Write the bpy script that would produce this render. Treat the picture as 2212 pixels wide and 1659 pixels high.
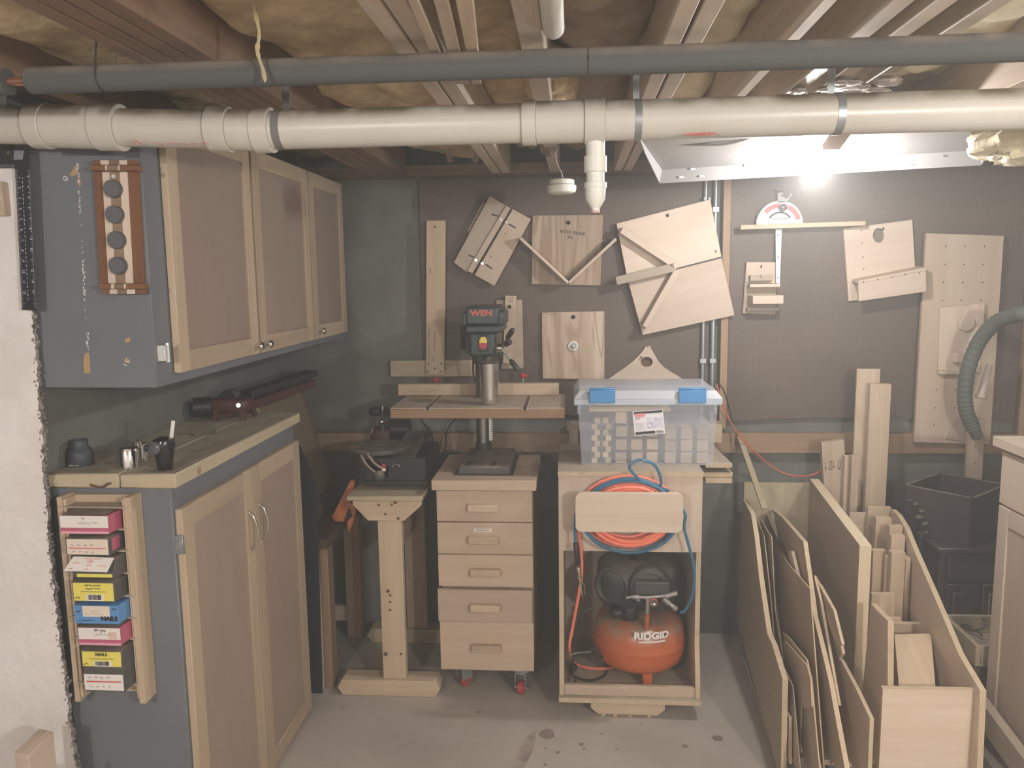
import bpy, bmesh, math, random
from mathutils import Vector as V, Matrix, noise
from mathutils.geometry import tessellate_polygon
random.seed(7)
for o in list(bpy.data.objects): bpy.data.objects.remove(o)
SC = bpy.context.scene; COL = SC.collection
# ------------------------------------------------------------------ camera, world, light, exposure
EYE = 1.63; FPX = 1720.0
_p, _y, _r = math.radians(7.65), math.radians(-4.45), math.radians(.78)
FWD = V((math.sin(_y)*math.cos(_p), math.cos(_y)*math.cos(_p), -math.sin(_p)))
_r0 = V((math.cos(_y), -math.sin(_y), 0)); _d0 = FWD.cross(_r0)
RGT = math.cos(_r)*_r0 + math.sin(_r)*_d0; DWN = -math.sin(_r)*_r0 + math.cos(_r)*_d0
cd = bpy.data.cameras.new('camera'); cam = bpy.data.objects.new('camera', cd); COL.objects.link(cam)
cd.sensor_width = 36; cd.lens = FPX/2212*36; cd.clip_start = .02
cam.matrix_world = Matrix(((RGT.x, -DWN.x, -FWD.x, 0), (RGT.y, -DWN.y, -FWD.y, 0), (RGT.z, -DWN.z, -FWD.z, EYE), (0, 0, 0, 1)))
SC.camera = cam
SC.view_settings.view_transform = 'Standard'; SC.view_settings.look = 'None'
SC.view_settings.gamma = 1; SC.view_settings.use_curve_mapping = False
SC.view_settings.exposure = 0.17
SC.cycles.use_denoising = True
SC.cycles.max_bounces = 8
w = bpy.data.worlds.new('world'); SC.world = w; w.use_nodes = True
w.node_tree.nodes['Background'].inputs[0].default_value = (1, .93, .85, 1)
w.node_tree.nodes['Background'].inputs[1].default_value = .10
GLARE_HAZE = w.node_tree.nodes.new('ShaderNodeVolumeScatter')          # added haze that imitates lens glare around the lamp
GLARE_HAZE.inputs['Density'].default_value = .075; GLARE_HAZE.inputs['Anisotropy'].default_value = .35; GLARE_HAZE.inputs['Color'].default_value = (.99, .98, .94, 1)
w.node_tree.links.new(GLARE_HAZE.outputs[0], w.node_tree.nodes['World Output'].inputs['Volume'])
def area(name, loc, target, sx, sy, energy, color):
    d = bpy.data.lights.new(name, 'AREA'); d.shape = 'RECTANGLE'; d.size = sx; d.size_y = sy; d.energy = energy; d.color = color
    o = bpy.data.objects.new(name, d); COL.objects.link(o); o.location = loc
    o.rotation_euler = (V(target)-V(loc)).to_track_quat('-Z', 'Y').to_euler(); return o
b2 = bpy.data.lights.new('left_bulb', 'POINT'); b2.energy = 105; b2.color = (1, .955, .90); b2.shadow_soft_size = .06
bo2 = bpy.data.objects.new('left_bulb', b2); COL.objects.link(bo2); bo2.location = (-1.05, -1.0, 1.93)
bl = bpy.data.lights.new('unseen_lamp', 'POINT'); bl.energy = 155; bl.color = (1, .955, .89); bl.shadow_soft_size = .06  # unseen; form and spot chosen to brighten joists and cabinet doors
bo = bpy.data.objects.new('unseen_lamp', bl); COL.objects.link(bo); bo.location = (1.35, -.5, 1.74)
b3 = bpy.data.lights.new('right_fill', 'POINT'); b3.energy = 20; b3.color = (1, .955, .89); b3.shadow_soft_size = .06  # unseen fill, added to brighten the ceiling on the right
bo3 = bpy.data.objects.new('right_fill', b3); COL.objects.link(bo3); bo3.location = (1.75, .45, 1.88)
ld = bpy.data.lights.new('fixture_light', 'POINT'); ld.energy = 33; ld.color = (1, .96, .93); ld.shadow_soft_size = .03
lo = bpy.data.objects.new('fixture_light', ld); COL.objects.link(lo); lo.location = (.83, 2.86, 1.985)

# ------------------------------------------------------------------ photo geometry: a pixel on a known plane
def _ray(x, y): return RGT*((x-1106)/FPX) + DWN*((y-829.5)/FPX) + FWD
O = V((0, 0, EYE))
def PY(x, y, Y): d = _ray(x, y); return O + d*(Y/d.y)
def PZ(x, y, z): d = _ray(x, y); return O + d*((z-EYE)/d.z)
def PX(x, y, X): d = _ray(x, y); return O + d*(X/d.x)

# ------------------------------------------------------------------ materials
def _nt(name):
    m = bpy.data.materials.new(name); m.use_nodes = True
    return m, m.node_tree, m.node_tree.nodes['Principled BSDF']
def _n(nt, t, **kw):
    n = nt.nodes.new(t)
    for k, v in kw.items():
        if k.startswith('i_'): n.inputs[k[2:].replace('_', ' ')].default_value = v
        else: setattr(n, k, v)
    return n
def c4(c): return (c[0], c[1], c[2], 1)
def _mix(nt, fac, a, b, blend='MIX'):
    n = nt.nodes.new('ShaderNodeMix'); n.data_type = 'RGBA'; n.blend_type = blend
    for s, v in ((n.inputs[0], fac), (n.inputs[6], a), (n.inputs[7], b)):
        if hasattr(v, 'is_output'): nt.links.new(v, s)
        elif isinstance(v, (int, float)): s.default_value = v
        else: s.default_value = c4(v)
    return n.outputs[2]
def _ramp(nt, src, a, b):
    n = nt.nodes.new('ShaderNodeMapRange'); n.inputs[1].default_value = a; n.inputs[2].default_value = b
    nt.links.new(src, n.inputs[0]); return n.outputs[0]
def _dust(nt, col, amt, dcol=(.34, .28, .22), da=(.15, .95)):
    g = nt.nodes.new('ShaderNodeNewGeometry'); s = nt.nodes.new('ShaderNodeSeparateXYZ'); nt.links.new(g.outputs['Normal'], s.inputs[0])
    nz = _n(nt, 'ShaderNodeTexNoise', i_Scale=14, i_Detail=5); tc = nt.nodes.new('ShaderNodeTexCoord'); nt.links.new(tc.outputs['Object'], nz.inputs[0])
    f = _ramp(nt, s.outputs[2], *da); m = nt.nodes.new('ShaderNodeMath'); m.operation = 'MULTIPLY'; nt.links.new(f, m.inputs[0])
    m2 = nt.nodes.new('ShaderNodeMath'); m2.operation = 'MULTIPLY'; nt.links.new(_ramp(nt, nz.outputs[0], .25, .6), m2.inputs[0]); m2.inputs[1].default_value = amt
    nt.links.new(m2.outputs[0], m.inputs[1]); return _mix(nt, m.outputs[0], col, dcol)
def plain(name, col, rough=.55, metal=0, col2=None, vs=6, bump=0, bs=90, dust=0, lo=.35, hi=.65, stretch=None, spec=.5, dcol=(.34, .28, .22), da=(.15, .95)):
    m, nt, b = _nt(name)
    tc = nt.nodes.new('ShaderNodeTexCoord'); src = tc.outputs['Object']
    if stretch:
        mp = nt.nodes.new('ShaderNodeMapping'); mp.inputs[3].default_value = stretch; nt.links.new(src, mp.inputs[0]); src = mp.outputs[0]
    out = c4(col)
    if col2:
        nz = _n(nt, 'ShaderNodeTexNoise', i_Scale=vs, i_Detail=6, i_Roughness=.62); nt.links.new(src, nz.inputs[0])
        out = _mix(nt, _ramp(nt, nz.outputs[0], lo, hi), col, col2)
    if dust: out = _dust(nt, out, dust, dcol, da)
    if hasattr(out, 'is_output'): nt.links.new(out, b.inputs['Base Color'])
    else: b.inputs['Base Color'].default_value = out
    b.inputs['Roughness'].default_value = rough; b.inputs['Metallic'].default_value = metal; b.inputs['Specular IOR Level'].default_value = spec
    if bump:
        n2 = _n(nt, 'ShaderNodeTexNoise', i_Scale=bs, i_Detail=5); nt.links.new(src, n2.inputs[0])
        bp = _n(nt, 'ShaderNodeBump', i_Strength=bump, i_Distance=.004); nt.links.new(n2.outputs[0], bp.inputs['Height']); nt.links.new(bp.outputs[0], b.inputs['Normal'])
    return m
def wood(name, c1, c2, rough=.62, gu=1.6, gv=34, stain=None, dust=0, var=.12, ring=.5, dcol=(.36, .30, .24)):
    """grain along U (metres), a per-object offset, rings and a wide stain"""
    m, nt, b = _nt(name)
    tc = nt.nodes.new('ShaderNodeTexCoord'); oi = nt.nodes.new('ShaderNodeObjectInfo')
    off = nt.nodes.new('ShaderNodeVectorMath'); off.operation = 'SCALE'; off.inputs[0].default_value = (13.1, 7.7, 3.3); nt.links.new(oi.outputs['Random'], off.inputs['Scale'])
    ad = nt.nodes.new('ShaderNodeVectorMath'); ad.operation = 'ADD'; nt.links.new(tc.outputs['UV'], ad.inputs[0]); nt.links.new(off.outputs[0], ad.inputs[1])
    mp = nt.nodes.new('ShaderNodeMapping'); mp.inputs[3].default_value = (gu, gv, 1); nt.links.new(ad.outputs[0], mp.inputs[0])
    nz = _n(nt, 'ShaderNodeTexNoise', i_Scale=1.0, i_Detail=6, i_Roughness=.6, i_Distortion=.3); nt.links.new(mp.outputs[0], nz.inputs[0])
    mp2 = nt.nodes.new('ShaderNodeMapping'); mp2.inputs[3].default_value = (1.1, 7, 1); nt.links.new(ad.outputs[0], mp2.inputs[0])
    n2 = _n(nt, 'ShaderNodeTexNoise', i_Scale=1.0, i_Detail=2, i_Distortion=1.1); nt.links.new(mp2.outputs[0], n2.inputs[0])
    wv = _n(nt, 'ShaderNodeMath', operation='MULTIPLY'); nt.links.new(n2.outputs[0], wv.inputs[0]); wv.inputs[1].default_value = 34
    sn = _n(nt, 'ShaderNodeMath', operation='SINE'); nt.links.new(wv.outputs[0], sn.inputs[0])
    f1 = _ramp(nt, nz.outputs[0], .3, .72)
    col = _mix(nt, f1, c1, c2)
    rf = _n(nt, 'ShaderNodeMath', operation='MULTIPLY'); nt.links.new(_ramp(nt, sn.outputs[0], .1, 1), rf.inputs[0]); rf.inputs[1].default_value = ring
    col = _mix(nt, rf.outputs[0], col, c2)
    if stain:
        n3 = _n(nt, 'ShaderNodeTexNoise', i_Scale=5, i_Detail=4); nt.links.new(ad.outputs[0], n3.inputs[0])
        col = _mix(nt, _ramp(nt, n3.outputs[0], .5, .75), col, stain)
    vr = _ramp(nt, oi.outputs['Random'], 0, 1); h = _n(nt, 'ShaderNodeHueSaturation'); nt.links.new(col, h.inputs['Color'])
    mm = nt.nodes.new('ShaderNodeMapRange'); mm.inputs[3].default_value = 1-var; mm.inputs[4].default_value = 1+var; nt.links.new(oi.outputs['Random'], mm.inputs[0]); nt.links.new(mm.outputs[0], h.inputs['Value'])
    col = h.outputs[0]
    if dust: col = _dust(nt, col, dust, dcol)
    nt.links.new(col, b.inputs['Base Color']); b.inputs['Roughness'].default_value = rough; b.inputs['Specular IOR Level'].default_value = .3
    bp = _n(nt, 'ShaderNodeBump', i_Strength=.12, i_Distance=.002); nt.links.new(nz.outputs[0], bp.inputs['Height']); nt.links.new(bp.outputs[0], b.inputs['Normal'])
    return m
def plyedge(name, c1, c2, layers=300):
    m, nt, b = _nt(name)
    tc = nt.nodes.new('ShaderNodeTexCoord'); s = nt.nodes.new('ShaderNodeSeparateXYZ'); nt.links.new(tc.outputs['UV'], s.inputs[0])
    mu = _n(nt, 'ShaderNodeMath', operation='MULTIPLY'); nt.links.new(s.outputs[1], mu.inputs[0]); mu.inputs[1].default_value = layers*6.283
    sn = _n(nt, 'ShaderNodeMath', operation='SINE'); nt.links.new(mu.outputs[0], sn.inputs[0])
    nz = _n(nt, 'ShaderNodeTexNoise', i_Scale=25, i_Detail=4); nt.links.new(tc.outputs['UV'], nz.inputs[0])
    col = _mix(nt, _ramp(nt, sn.outputs[0], -.2, .9), c1, c2); col = _mix(nt, _ramp(nt, nz.outputs[0], .5, .9), col, c2)
    nt.links.new(col, b.inputs['Base Color']); b.inputs['Roughness'].default_value = .75; return m
def emit(name, col, s):
    m, nt, b = _nt(name); b.inputs['Emission Color'].default_value = c4(col); b.inputs['Emission Strength'].default_value = s; b.inputs['Base Color'].default_value = c4(col); return m
def clearish(name, col, alpha, rough=.25):
    m, nt, b = _nt(name); out = nt.nodes['Material Output']
    t = nt.nodes.new('ShaderNodeBsdfTransparent'); mx = nt.nodes.new('ShaderNodeMixShader')
    t.inputs[0].default_value = (.97, .98, 1, 1)
    b.inputs['Base Color'].default_value = c4(col); b.inputs['Roughness'].default_value = rough
    mx.inputs[0].default_value = alpha; nt.links.new(t.outputs[0], mx.inputs[1]); nt.links.new(b.outputs[0], mx.inputs[2]); nt.links.new(mx.outputs[0], out.inputs[0])
    return m
def pegmat(name, c1, c2):
    m, nt, b = _nt(name)
    tc = nt.nodes.new('ShaderNodeTexCoord'); nz = _n(nt, 'ShaderNodeTexNoise', i_Scale=2.5, i_Detail=5); nt.links.new(tc.outputs['Object'], nz.inputs[0])
    col = _mix(nt, _ramp(nt, nz.outputs[0], .35, .65), c1, c2)
    v = nt.nodes.new('ShaderNodeVectorMath'); v.operation = 'SCALE'; v.inputs['Scale'].default_value = 1/.0254; nt.links.new(tc.outputs['UV'], v.inputs[0])
    fr = nt.nodes.new('ShaderNodeVectorMath'); fr.operation = 'FRACTION'; nt.links.new(v.outputs[0], fr.inputs[0])
    sb = nt.nodes.new('ShaderNodeVectorMath'); sb.operation = 'DISTANCE'; sb.inputs[1].default_value = (.5, .5, 0); nt.links.new(fr.outputs[0], sb.inputs[0])
    lt = _n(nt, 'ShaderNodeMath', operation='LESS_THAN'); nt.links.new(sb.outputs['Value'], lt.inputs[0]); lt.inputs[1].default_value = .085
    col = _mix(nt, lt.outputs[0], col, (.045, .036, .031)); nt.links.new(col, b.inputs['Base Color']); b.inputs['Roughness'].default_value = .5; b.inputs['Specular IOR Level'].default_value = .3
    return m

PINE = wood('pine', (.60, .49, .36), (.50, .37, .25), ring=.35)
PINEG = wood('pine_green', (.50, .43, .31), (.38, .315, .21), ring=.4, stain=(.40, .31, .22))
STUD = wood('stud_lumber', (.58, .48, .37), (.46, .35, .25), ring=.5)
PLY = wood('plywood', (.58, .47, .37), (.49, .38, .285), gv=18, ring=.25, gu=1)
PLYW = wood('plywood_wavy', (.60, .49, .39), (.36, .255, .17), gv=14, ring=.85, gu=1)
PLYP = wood('plywood_pale', (.68, .57, .47), (.58, .46, .36), gv=16, ring=.2, gu=1)
PLYD = wood('plywood_dusty', (.47, .39, .31), (.39, .32, .25), gv=18, ring=.2, dust=.6)
MAPLE = wood('door_frame_wood', (.50, .40, .29), (.42, .32, .22), ring=.2)
PANEL = wood('door_panel_wood', (.34, .27, .22), (.295, .225, .18), gv=10, ring=.15, stain=(.33, .25, .205))
BIRCH = wood('drawer_front_wood', (.58, .45, .345), (.51, .38, .28), gv=26, ring=.15)
HARD = wood('hardboard', (.52, .42, .325), (.46, .365, .275), gv=4, ring=.05)
OLDW = wood('old_joist', (.25, .155, .10), (.15, .09, .055), gv=20, ring=.4, stain=(.28, .19, .13))
JOIST = wood('joist_lumber', (.64, .55, .45), (.50, .41, .32), ring=.4, stain=(.54, .43, .33))
WALNUT = wood('walnut', (.24, .11, .055), (.16, .065, .03), ring=.3, var=.05)
DARKW = wood('dark_brown_wood', (.16, .10, .065), (.10, .06, .04), ring=.3)
RAILW = wood('rail_lumber', (.38, .26, .175), (.29, .19, .12), ring=.4)
TANW = wood('table_edge_wood', (.36, .23, .14), (.28, .17, .10), gv=10, ring=.2)
EDGE = plyedge('ply_edge', (.60, .48, .33), (.36, .24, .14))
EDGEP = plyedge('ply_edge_pale', (.66, .54, .40), (.44, .32, .2))
CONC = plain('concrete_wall', (.20, .20, .185), .9, col2=(.135, .135, .125), vs=3.5, bump=.4, bs=30)
FLOORM = plain('concrete_floor', (.45, .405, .36), .8, col2=(.34, .30, .26), vs=2.2, bump=.15, bs=60, lo=.38, hi=.7)
WHITEW = plain('white_painted_concrete', (.84, .80, .78), .8, col2=(.74, .685, .665), vs=5, bump=.6, bs=40)
RUBBLE = plain('broken_concrete', (.52, .47, .44), .95, col2=(.07, .062, .06), vs=70, bump=.8, bs=60)
BLUE = plain('blue_grey_paint', (.165, .178, .20), .5, col2=(.145, .156, .175), vs=3, bump=.05)
PVC = plain('white_pvc', (.58, .55, .50), .35, col2=(.52, .48, .42), vs=3, dust=1.0, dcol=(.17, .135, .095), da=(.22, .75))
PVC2 = plain('white_plastic', (.74, .73, .66), .4)
FOAM = plain('black_pipe_foam', (.075, .077, .076), .85, dust=.95, dcol=(.22, .18, .145), da=(.1, .7))
COPPER = plain('copper', (.55, .27, .17), .35, metal=.9)
PEG = pegmat('pegboard', (.145, .112, .092), (.115, .09, .076))
STEEL = plain('galvanised_steel', (.42, .45, .46), .4, metal=.7, col2=(.33, .36, .37), vs=10)
SCREW = plain('zinc_screw', (.78, .77, .74), .3, metal=.35)
CHROME = plain('chrome', (.75, .73, .70), .12, metal=1)
STAIN = plain('brushed_steel', (.70, .68, .65), .2, metal=1)
BLACK = plain('black_plastic', (.018, .018, .02), .45)
BLACKD = plain('dusty_black', (.022, .024, .026), .5, dust=.45)
GREYD = plain('dusty_grey', (.07, .07, .07), .6, dust=.85)
RED = plain('red_plastic', (.42, .035, .045), .4)
DKRED = plain('dark_red_paint', (.075, .022, .02), .5)
ORANGE = plain('orange_paint', (.55, .13, .045), .3, dust=1.0, dcol=(.30, .22, .165), da=(.12, .6))
ORHOSE = plain('orange_hose', (.95, .25, .16), .45)
BLHOSE = plain('blue_hose', (.045, .17, .29), .3)
YEL = plain('yellow_plastic', (.78, .60, .10), .5)
WHITE = plain('white_card', (.80, .76, .72), .6)
PINK = plain('pink_card', (.50, .115, .19), .6)
YCARD = plain('yellow_card', (.80, .70, .14), .6)
BCARD = plain('blue_card', (.11, .28, .58), .6)
DCARD = plain('dark_grey_card', (.085, .082, .075), .8, dust=.8)
INK = plain('ink', (.03, .025, .025), .7)
REDINK = plain('red_ink', (.65, .10, .10), .7)
GREYINK = plain('grey_ink', (.45, .43, .42), .7)
FIXW = plain('white_enamel', (.30, .295, .29), .35)
INSUL = plain('fibreglass', (.80, .66, .40), .95, col2=(.44, .32, .19), vs=9, bump=.9, bs=45, lo=.3, hi=.62)
INSULP = plain('glare_fibreglass', (.78, .71, .52), .95, col2=(.62, .54, .36), vs=12, bump=.9, bs=45)  # fibreglass whitened with lamp glare for the right-hand bays
PAPER = plain('kraft_paper', (.36, .28, .20), .9, col2=(.22, .16, .10), vs=8, bump=.4, bs=20)
TUBM = clearish('clear_plastic', (.62, .66, .74), .34, .2)
BAGM = clearish('plastic_bag', (.8, .78, .78), .17, .3)
LATCH = plain('blue_latch', (.06, .25, .55), .35)
HOSEG = plain('grey_hose', (.10, .115, .10), .6)
NAVY = plain('navy_black', (.02, .024, .035), .5)
BROWNBK = plain('dark_brown_paint', (.055, .04, .042), .4, col2=(.045, .034, .034), vs=5)
COAST = plain('grey_disc', (.10, .105, .115), .6)
RUST = plain('orange_tool', (.50, .16, .06), .5)
BULB = emit('bulb_glow', (1, .97, .95), 60)

# ------------------------------------------------------------------ mesh builder
class MB:
    def __init__(s): s.v = []; s.f = []
    def _a(s, pts): i = len(s.v); s.v += [V(p) for p in pts]; return i
    def box(s, c, sz, R=None, mi=0, g=None):
        h = [a/2 for a in sz]; c = V(c)
        if R is None: R = Matrix.Identity(3)
        if g is None: g = max(range(3), key=lambda k: sz[k])
        pts = [V((x*h[0], y*h[1], z*h[2])) for x in (-1, 1) for y in (-1, 1) for z in (-1, 1)]
        i = s._a([c + R @ p for p in pts])
        for q, ax in (((0, 1, 3, 2), 0), ((4, 6, 7, 5), 0), ((0, 4, 5, 1), 1), ((2, 3, 7, 6), 1), ((0, 2, 6, 4), 2), ((1, 5, 7, 3), 2)):
            o = [k for k in range(3) if k != ax]
            if g in o: u = g; w_ = [k for k in o if k != g][0]
            else: u, w_ = (o if sz[o[0]] >= sz[o[1]] else o[::-1])
            s.f.append(([i+k for k in q], [(pts[k][u]+.5*ax, pts[k][w_]+.37*ax) for k in q], mi, False))
        return s
    def bx(s, x0, x1, y0, y1, z0, z1, mi=0, g=None):
        return s.box(((x0+x1)/2, (y0+y1)/2, (z0+z1)/2), (abs(x1-x0), abs(y1-y0), abs(z1-z0)), None, mi, g)
    def bar(s, a, b, wd, th, up=(0, 0, 1), mi=0):
        """a straight bar from a to b; wd across, th along 'up'"""
        a, b = V(a), V(b); x = (b-a); L = x.length; x.normalize(); up = V(up); y = up.cross(x).normalized(); z = x.cross(y)
        R = Matrix((x, y, z)).transposed(); return s.box((a+b)/2, (L, wd, th), R, mi, 0)
    def prism(s, pts, ext, mi=0, ms=None, g=None, holes=()):
        pts = [V(p) for p in pts]; ext = V(ext); n = ext.normalized(); T = ext.length
        if ms is None: ms = mi
        if g is None:
            k = max(range(len(pts)), key=lambda j: (pts[j]-pts[j-1]).length); g = pts[k]-pts[k-1]
        g = V(g); u = (g-n*g.dot(n)).normalized(); w_ = n.cross(u)
        nrm = V((0, 0, 0))
        for j in range(len(pts)): nrm += pts[j-1].cross(pts[j])
        if nrm.dot(n) > 0: pts = pts[::-1]
        loops = [pts] + [[V(p) for p in h] for h in holes]
        flat = [p for l in loops for p in l]; N = len(flat)
        i = s._a(flat); s._a([p+ext for p in flat])
        uv = lambda p: (p.dot(u), p.dot(w_))
        if len(loops) == 1 and len(pts) <= 4: tris = [tuple(range(len(pts)))]
        else: tris = tessellate_polygon(loops)
        for t in tris:
            a = [flat[k] for k in t]; nn = (a[1]-a[0]).cross(a[2]-a[0])
            if nn.dot(n) > 0: t = t[::-1]
            s.f.append(([i+k for k in t], [uv(flat[k]) for k in t], mi, False))
            s.f.append(([i+N+k for k in t[::-1]], [uv(flat[k]) for k in t[::-1]], mi, False))
        base = 0
        for l in loops:
            acc = 0; m = len(l)
            for j in range(m):
                k = (j+1) % m; d = (l[k]-l[j]).length
                s.f.append(([i+base+k, i+base+j, i+N+base+j, i+N+base+k], [(acc+d, 0), (acc, 0), (acc, T), (acc+d, T)], ms, False)); acc += d
            base += m
        return s
    def lathe(s, c, ax, prof, n=24, mi=0, sm=True, cap=True):
        c = V(c); ax = V(ax).normalized(); u = ax.orthogonal().normalized(); w_ = ax.cross(u)
        rows = []
        for r, h in prof:
            rows.append(s._a([c + ax*h + (u*math.cos(2*math.pi*k/n)+w_*math.sin(2*math.pi*k/n))*max(r, 1e-5) for k in range(n)]))
        for a in range(len(rows)-1):
            for k in range(n):
                k2 = (k+1) % n
                s.f.append(([rows[a]+k, rows[a]+k2, rows[a+1]+k2, rows[a+1]+k], [(k/n, prof[a][1]), ((k+1)/n, prof[a][1]), ((k+1)/n, prof[a+1][1]), (k/n, prof[a+1][1])], mi, sm))
        if cap:
            for row, rv, h in ((rows[0], True, prof[0][1]), (rows[-1], False, prof[-1][1])):
                pr = prof[0] if rv else prof[-1]
                if pr[0] > 1e-4:
                    j = s._a([s.v[row+k] for k in range(n)]); q = list(range(j, j+n))
                    s.f.append((q[::-1] if rv else q, [(.01*math.cos(k), .01*math.sin(k)) for k in range(n)], mi, False))
        return s
    def cyl(s, a, b, r, r2=None, n=16, mi=0, cap=True):
        a, b = V(a), V(b); return s.lathe(a, b-a, [(r, 0), (r if r2 is None else r2, (b-a).length)], n, mi, True, cap)
    def tube(s, pts, r, n=8, mi=0, closed=False, cap=True):
        pts = [V(p) for p in pts]; m = len(pts); rows = []; N = None
        for j in range(m):
            t = (pts[(j+1) % m]-pts[j-1]) if (closed or 0 < j < m-1) else (pts[1]-pts[0] if j == 0 else pts[-1]-pts[-2])
            t.normalize()
            if N is None: N = t.orthogonal().normalized()
            else: N = (N-t*N.dot(t)).normalized()
            B = t.cross(N); rr = r[j] if isinstance(r, (list, tuple)) else r
            rows.append(s._a([pts[j]+(N*math.cos(2*math.pi*k/n)+B*math.sin(2*math.pi*k/n))*rr for k in range(n)]))
        for j in range(m if closed else m-1):
            a, b = rows[j], rows[(j+1) % m]
            for k in range(n):
                k2 = (k+1) % n; s.f.append(([a+k, a+k2, b+k2, b+k], [(j*.05, k/n*.05), (j*.05, (k+1)/n*.05), (j*.05+.05, (k+1)/n*.05), (j*.05+.05, k/n*.05)], mi, True))
        if cap and not closed:
            s.f.append(([rows[0]+k for k in range(n)][::-1], [(0, 0)]*n, mi, False)); s.f.append(([rows[-1]+k for k in range(n)], [(0, 0)]*n, mi, False))
        return s
    def sup(s, c, h, e=.5, n=16, m=10, mi=0, R=None):
        """rounded block (superellipsoid), half sizes h"""
        c = V(c); R = R or Matrix.Identity(3); pw = lambda a: math.copysign(abs(a)**e, a)
        rows = []
        for j in range(m+1):
            ph = -math.pi/2+math.pi*j/m
            rows.append(s._a([c+R @ V((h[0]*pw(math.cos(ph))*pw(math.cos(2*math.pi*k/n)), h[1]*pw(math.cos(ph))*pw(math.sin(2*math.pi*k/n)), h[2]*pw(math.sin(ph)))) for k in range(n)]))
        for j in range(m):
            for k in range(n):
                k2 = (k+1) % n; s.f.append(([rows[j]+k, rows[j]+k2, rows[j+1]+k2, rows[j+1]+k], [(k*.02, j*.02)]*4, mi, True))
        return s
    def build(s, name, mats, parent=None, bevel=0, origin=None, seg=1):
        if not isinstance(mats, (list, tuple)): mats = [mats]
        if origin is None: origin = ORG[parent.name] if parent is not None else V((0, 0, 0))
        me = bpy.data.meshes.new(name); me.from_pydata([p-origin for p in s.v], [], [f[0] for f in s.f])
        uvl = me.uv_layers.new(name='UVMap')
        flat = []
        for f in s.f:
            for a in f[1]: flat += [a[0], a[1]]
        uvl.data.foreach_set('uv', flat)
        me.polygons.foreach_set('material_index', [f[2] for f in s.f]); me.polygons.foreach_set('use_smooth', [f[3] for f in s.f])
        for m in mats: me.materials.append(m)
        me.update()
        me.set_sharp_from_angle(angle=.75)
        o = bpy.data.objects.new(name, me); COL.objects.link(o)
        if parent is not None: o.parent = parent
        else: o.location = origin
        ORG[o.name] = V(origin)
        if bevel:
            b = o.modifiers.new('bevel', 'BEVEL'); b.width = bevel; b.segments = seg; b.limit_method = 'ANGLE'; b.angle_limit = .6
        return o
ORG = {}
def thing(name, label, cat, loc=(0, 0, 0), group=None):
    o = bpy.data.objects.new(name, None); COL.objects.link(o); o.location = loc; o.empty_display_size = .05
    ORG[o.name] = V(loc); return tag(o, label, cat, group)
def tag(o, label, cat, group=None):
    o['label'] = label; o['category'] = cat
    if group: o['group'] = group
    return o
def one(name, label, cat, mb, mats, group=None, bevel=0, seg=1):
    """a thing that is one mesh, origin at its base"""
    xs = [p.x for p in mb.v]; ys = [p.y for p in mb.v]; zs = [p.z for p in mb.v]
    return tag(mb.build(name, mats, None, bevel, V(((min(xs)+max(xs))/2, (min(ys)+max(ys))/2, min(zs))), seg), label, cat, group)
def struct(name, mb, mats, bevel=0):
    o = mb.build(name, mats, None, bevel); o['kind'] = 'structure'; return o
def spl(pts, k=8, closed=False):
    P = [V(p) for p in pts]; out = []; n = len(P)
    for i in range(n if closed else n-1):
        p0 = P[i-1] if (closed or i > 0) else P[0]; p1 = P[i]; p2 = P[(i+1) % n]; p3 = P[(i+2) % n] if (closed or i+2 < n) else P[-1]
        for j in range(k):
            t = j/k; out.append(.5*((2*p1)+(p2-p0)*t+(2*p0-5*p1+4*p2-p3)*t*t+(3*p1-p0-3*p2+p3)*t**3))
    if not closed: out.append(P[-1])
    return out
def circ(c, u, w_, r, n=20): return [V(c)+V(u)*r*math.cos(2*math.pi*k/n)+V(w_)*r*math.sin(2*math.pi*k/n) for k in range(n)]
XA, YA, ZA = V((1, 0, 0)), V((0, 1, 0)), V((0, 0, 1))
def text(s, size, P, R, U, mat, name, parent, bold=0, align='CENTER', warp=None, sx=1):
    cu = bpy.data.curves.new('t', 'FONT'); cu.body = s; cu.size = size; cu.align_x = align; cu.align_y = 'CENTER'; cu.offset = bold; cu.extrude = .0004; cu.resolution_u = 3
    to = bpy.data.objects.new('t', cu); COL.objects.link(to)
    dg = bpy.context.evaluated_depsgraph_get(); me = bpy.data.meshes.new_from_object(to.evaluated_get(dg))
    bpy.data.objects.remove(to); bpy.data.curves.remove(cu)
    R = V(R).normalized(); U = V(U).normalized(); Nn = R.cross(U); P = V(P); og = ORG[parent.name]
    for v in me.vertices:
        q = P+R*v.co.x*sx+U*v.co.y+Nn*v.co.z
        if warp: q = warp(q, v.co)
        v.co = q-og
    me.materials.clear(); me.materials.append(mat)
    o = bpy.data.objects.new(name, me); COL.objects.link(o); o.parent = parent; ORG[o.name] = og; return o
def scrib(mb, P, R, U, wd, ht, n=6, r=.0007):
    """a line of handwriting too small to read: a pen squiggle"""
    P, R, U = V(P), V(R).normalized(), V(U).normalized()
    mb.tube([P+R*wd*k/(n*2)+U*ht*random.uniform(-.5, .5) for k in range(n*2+1)], r, 4)
def pyp(pts, Y): return [PY(x, y, Y) for x, y in pts]

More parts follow.
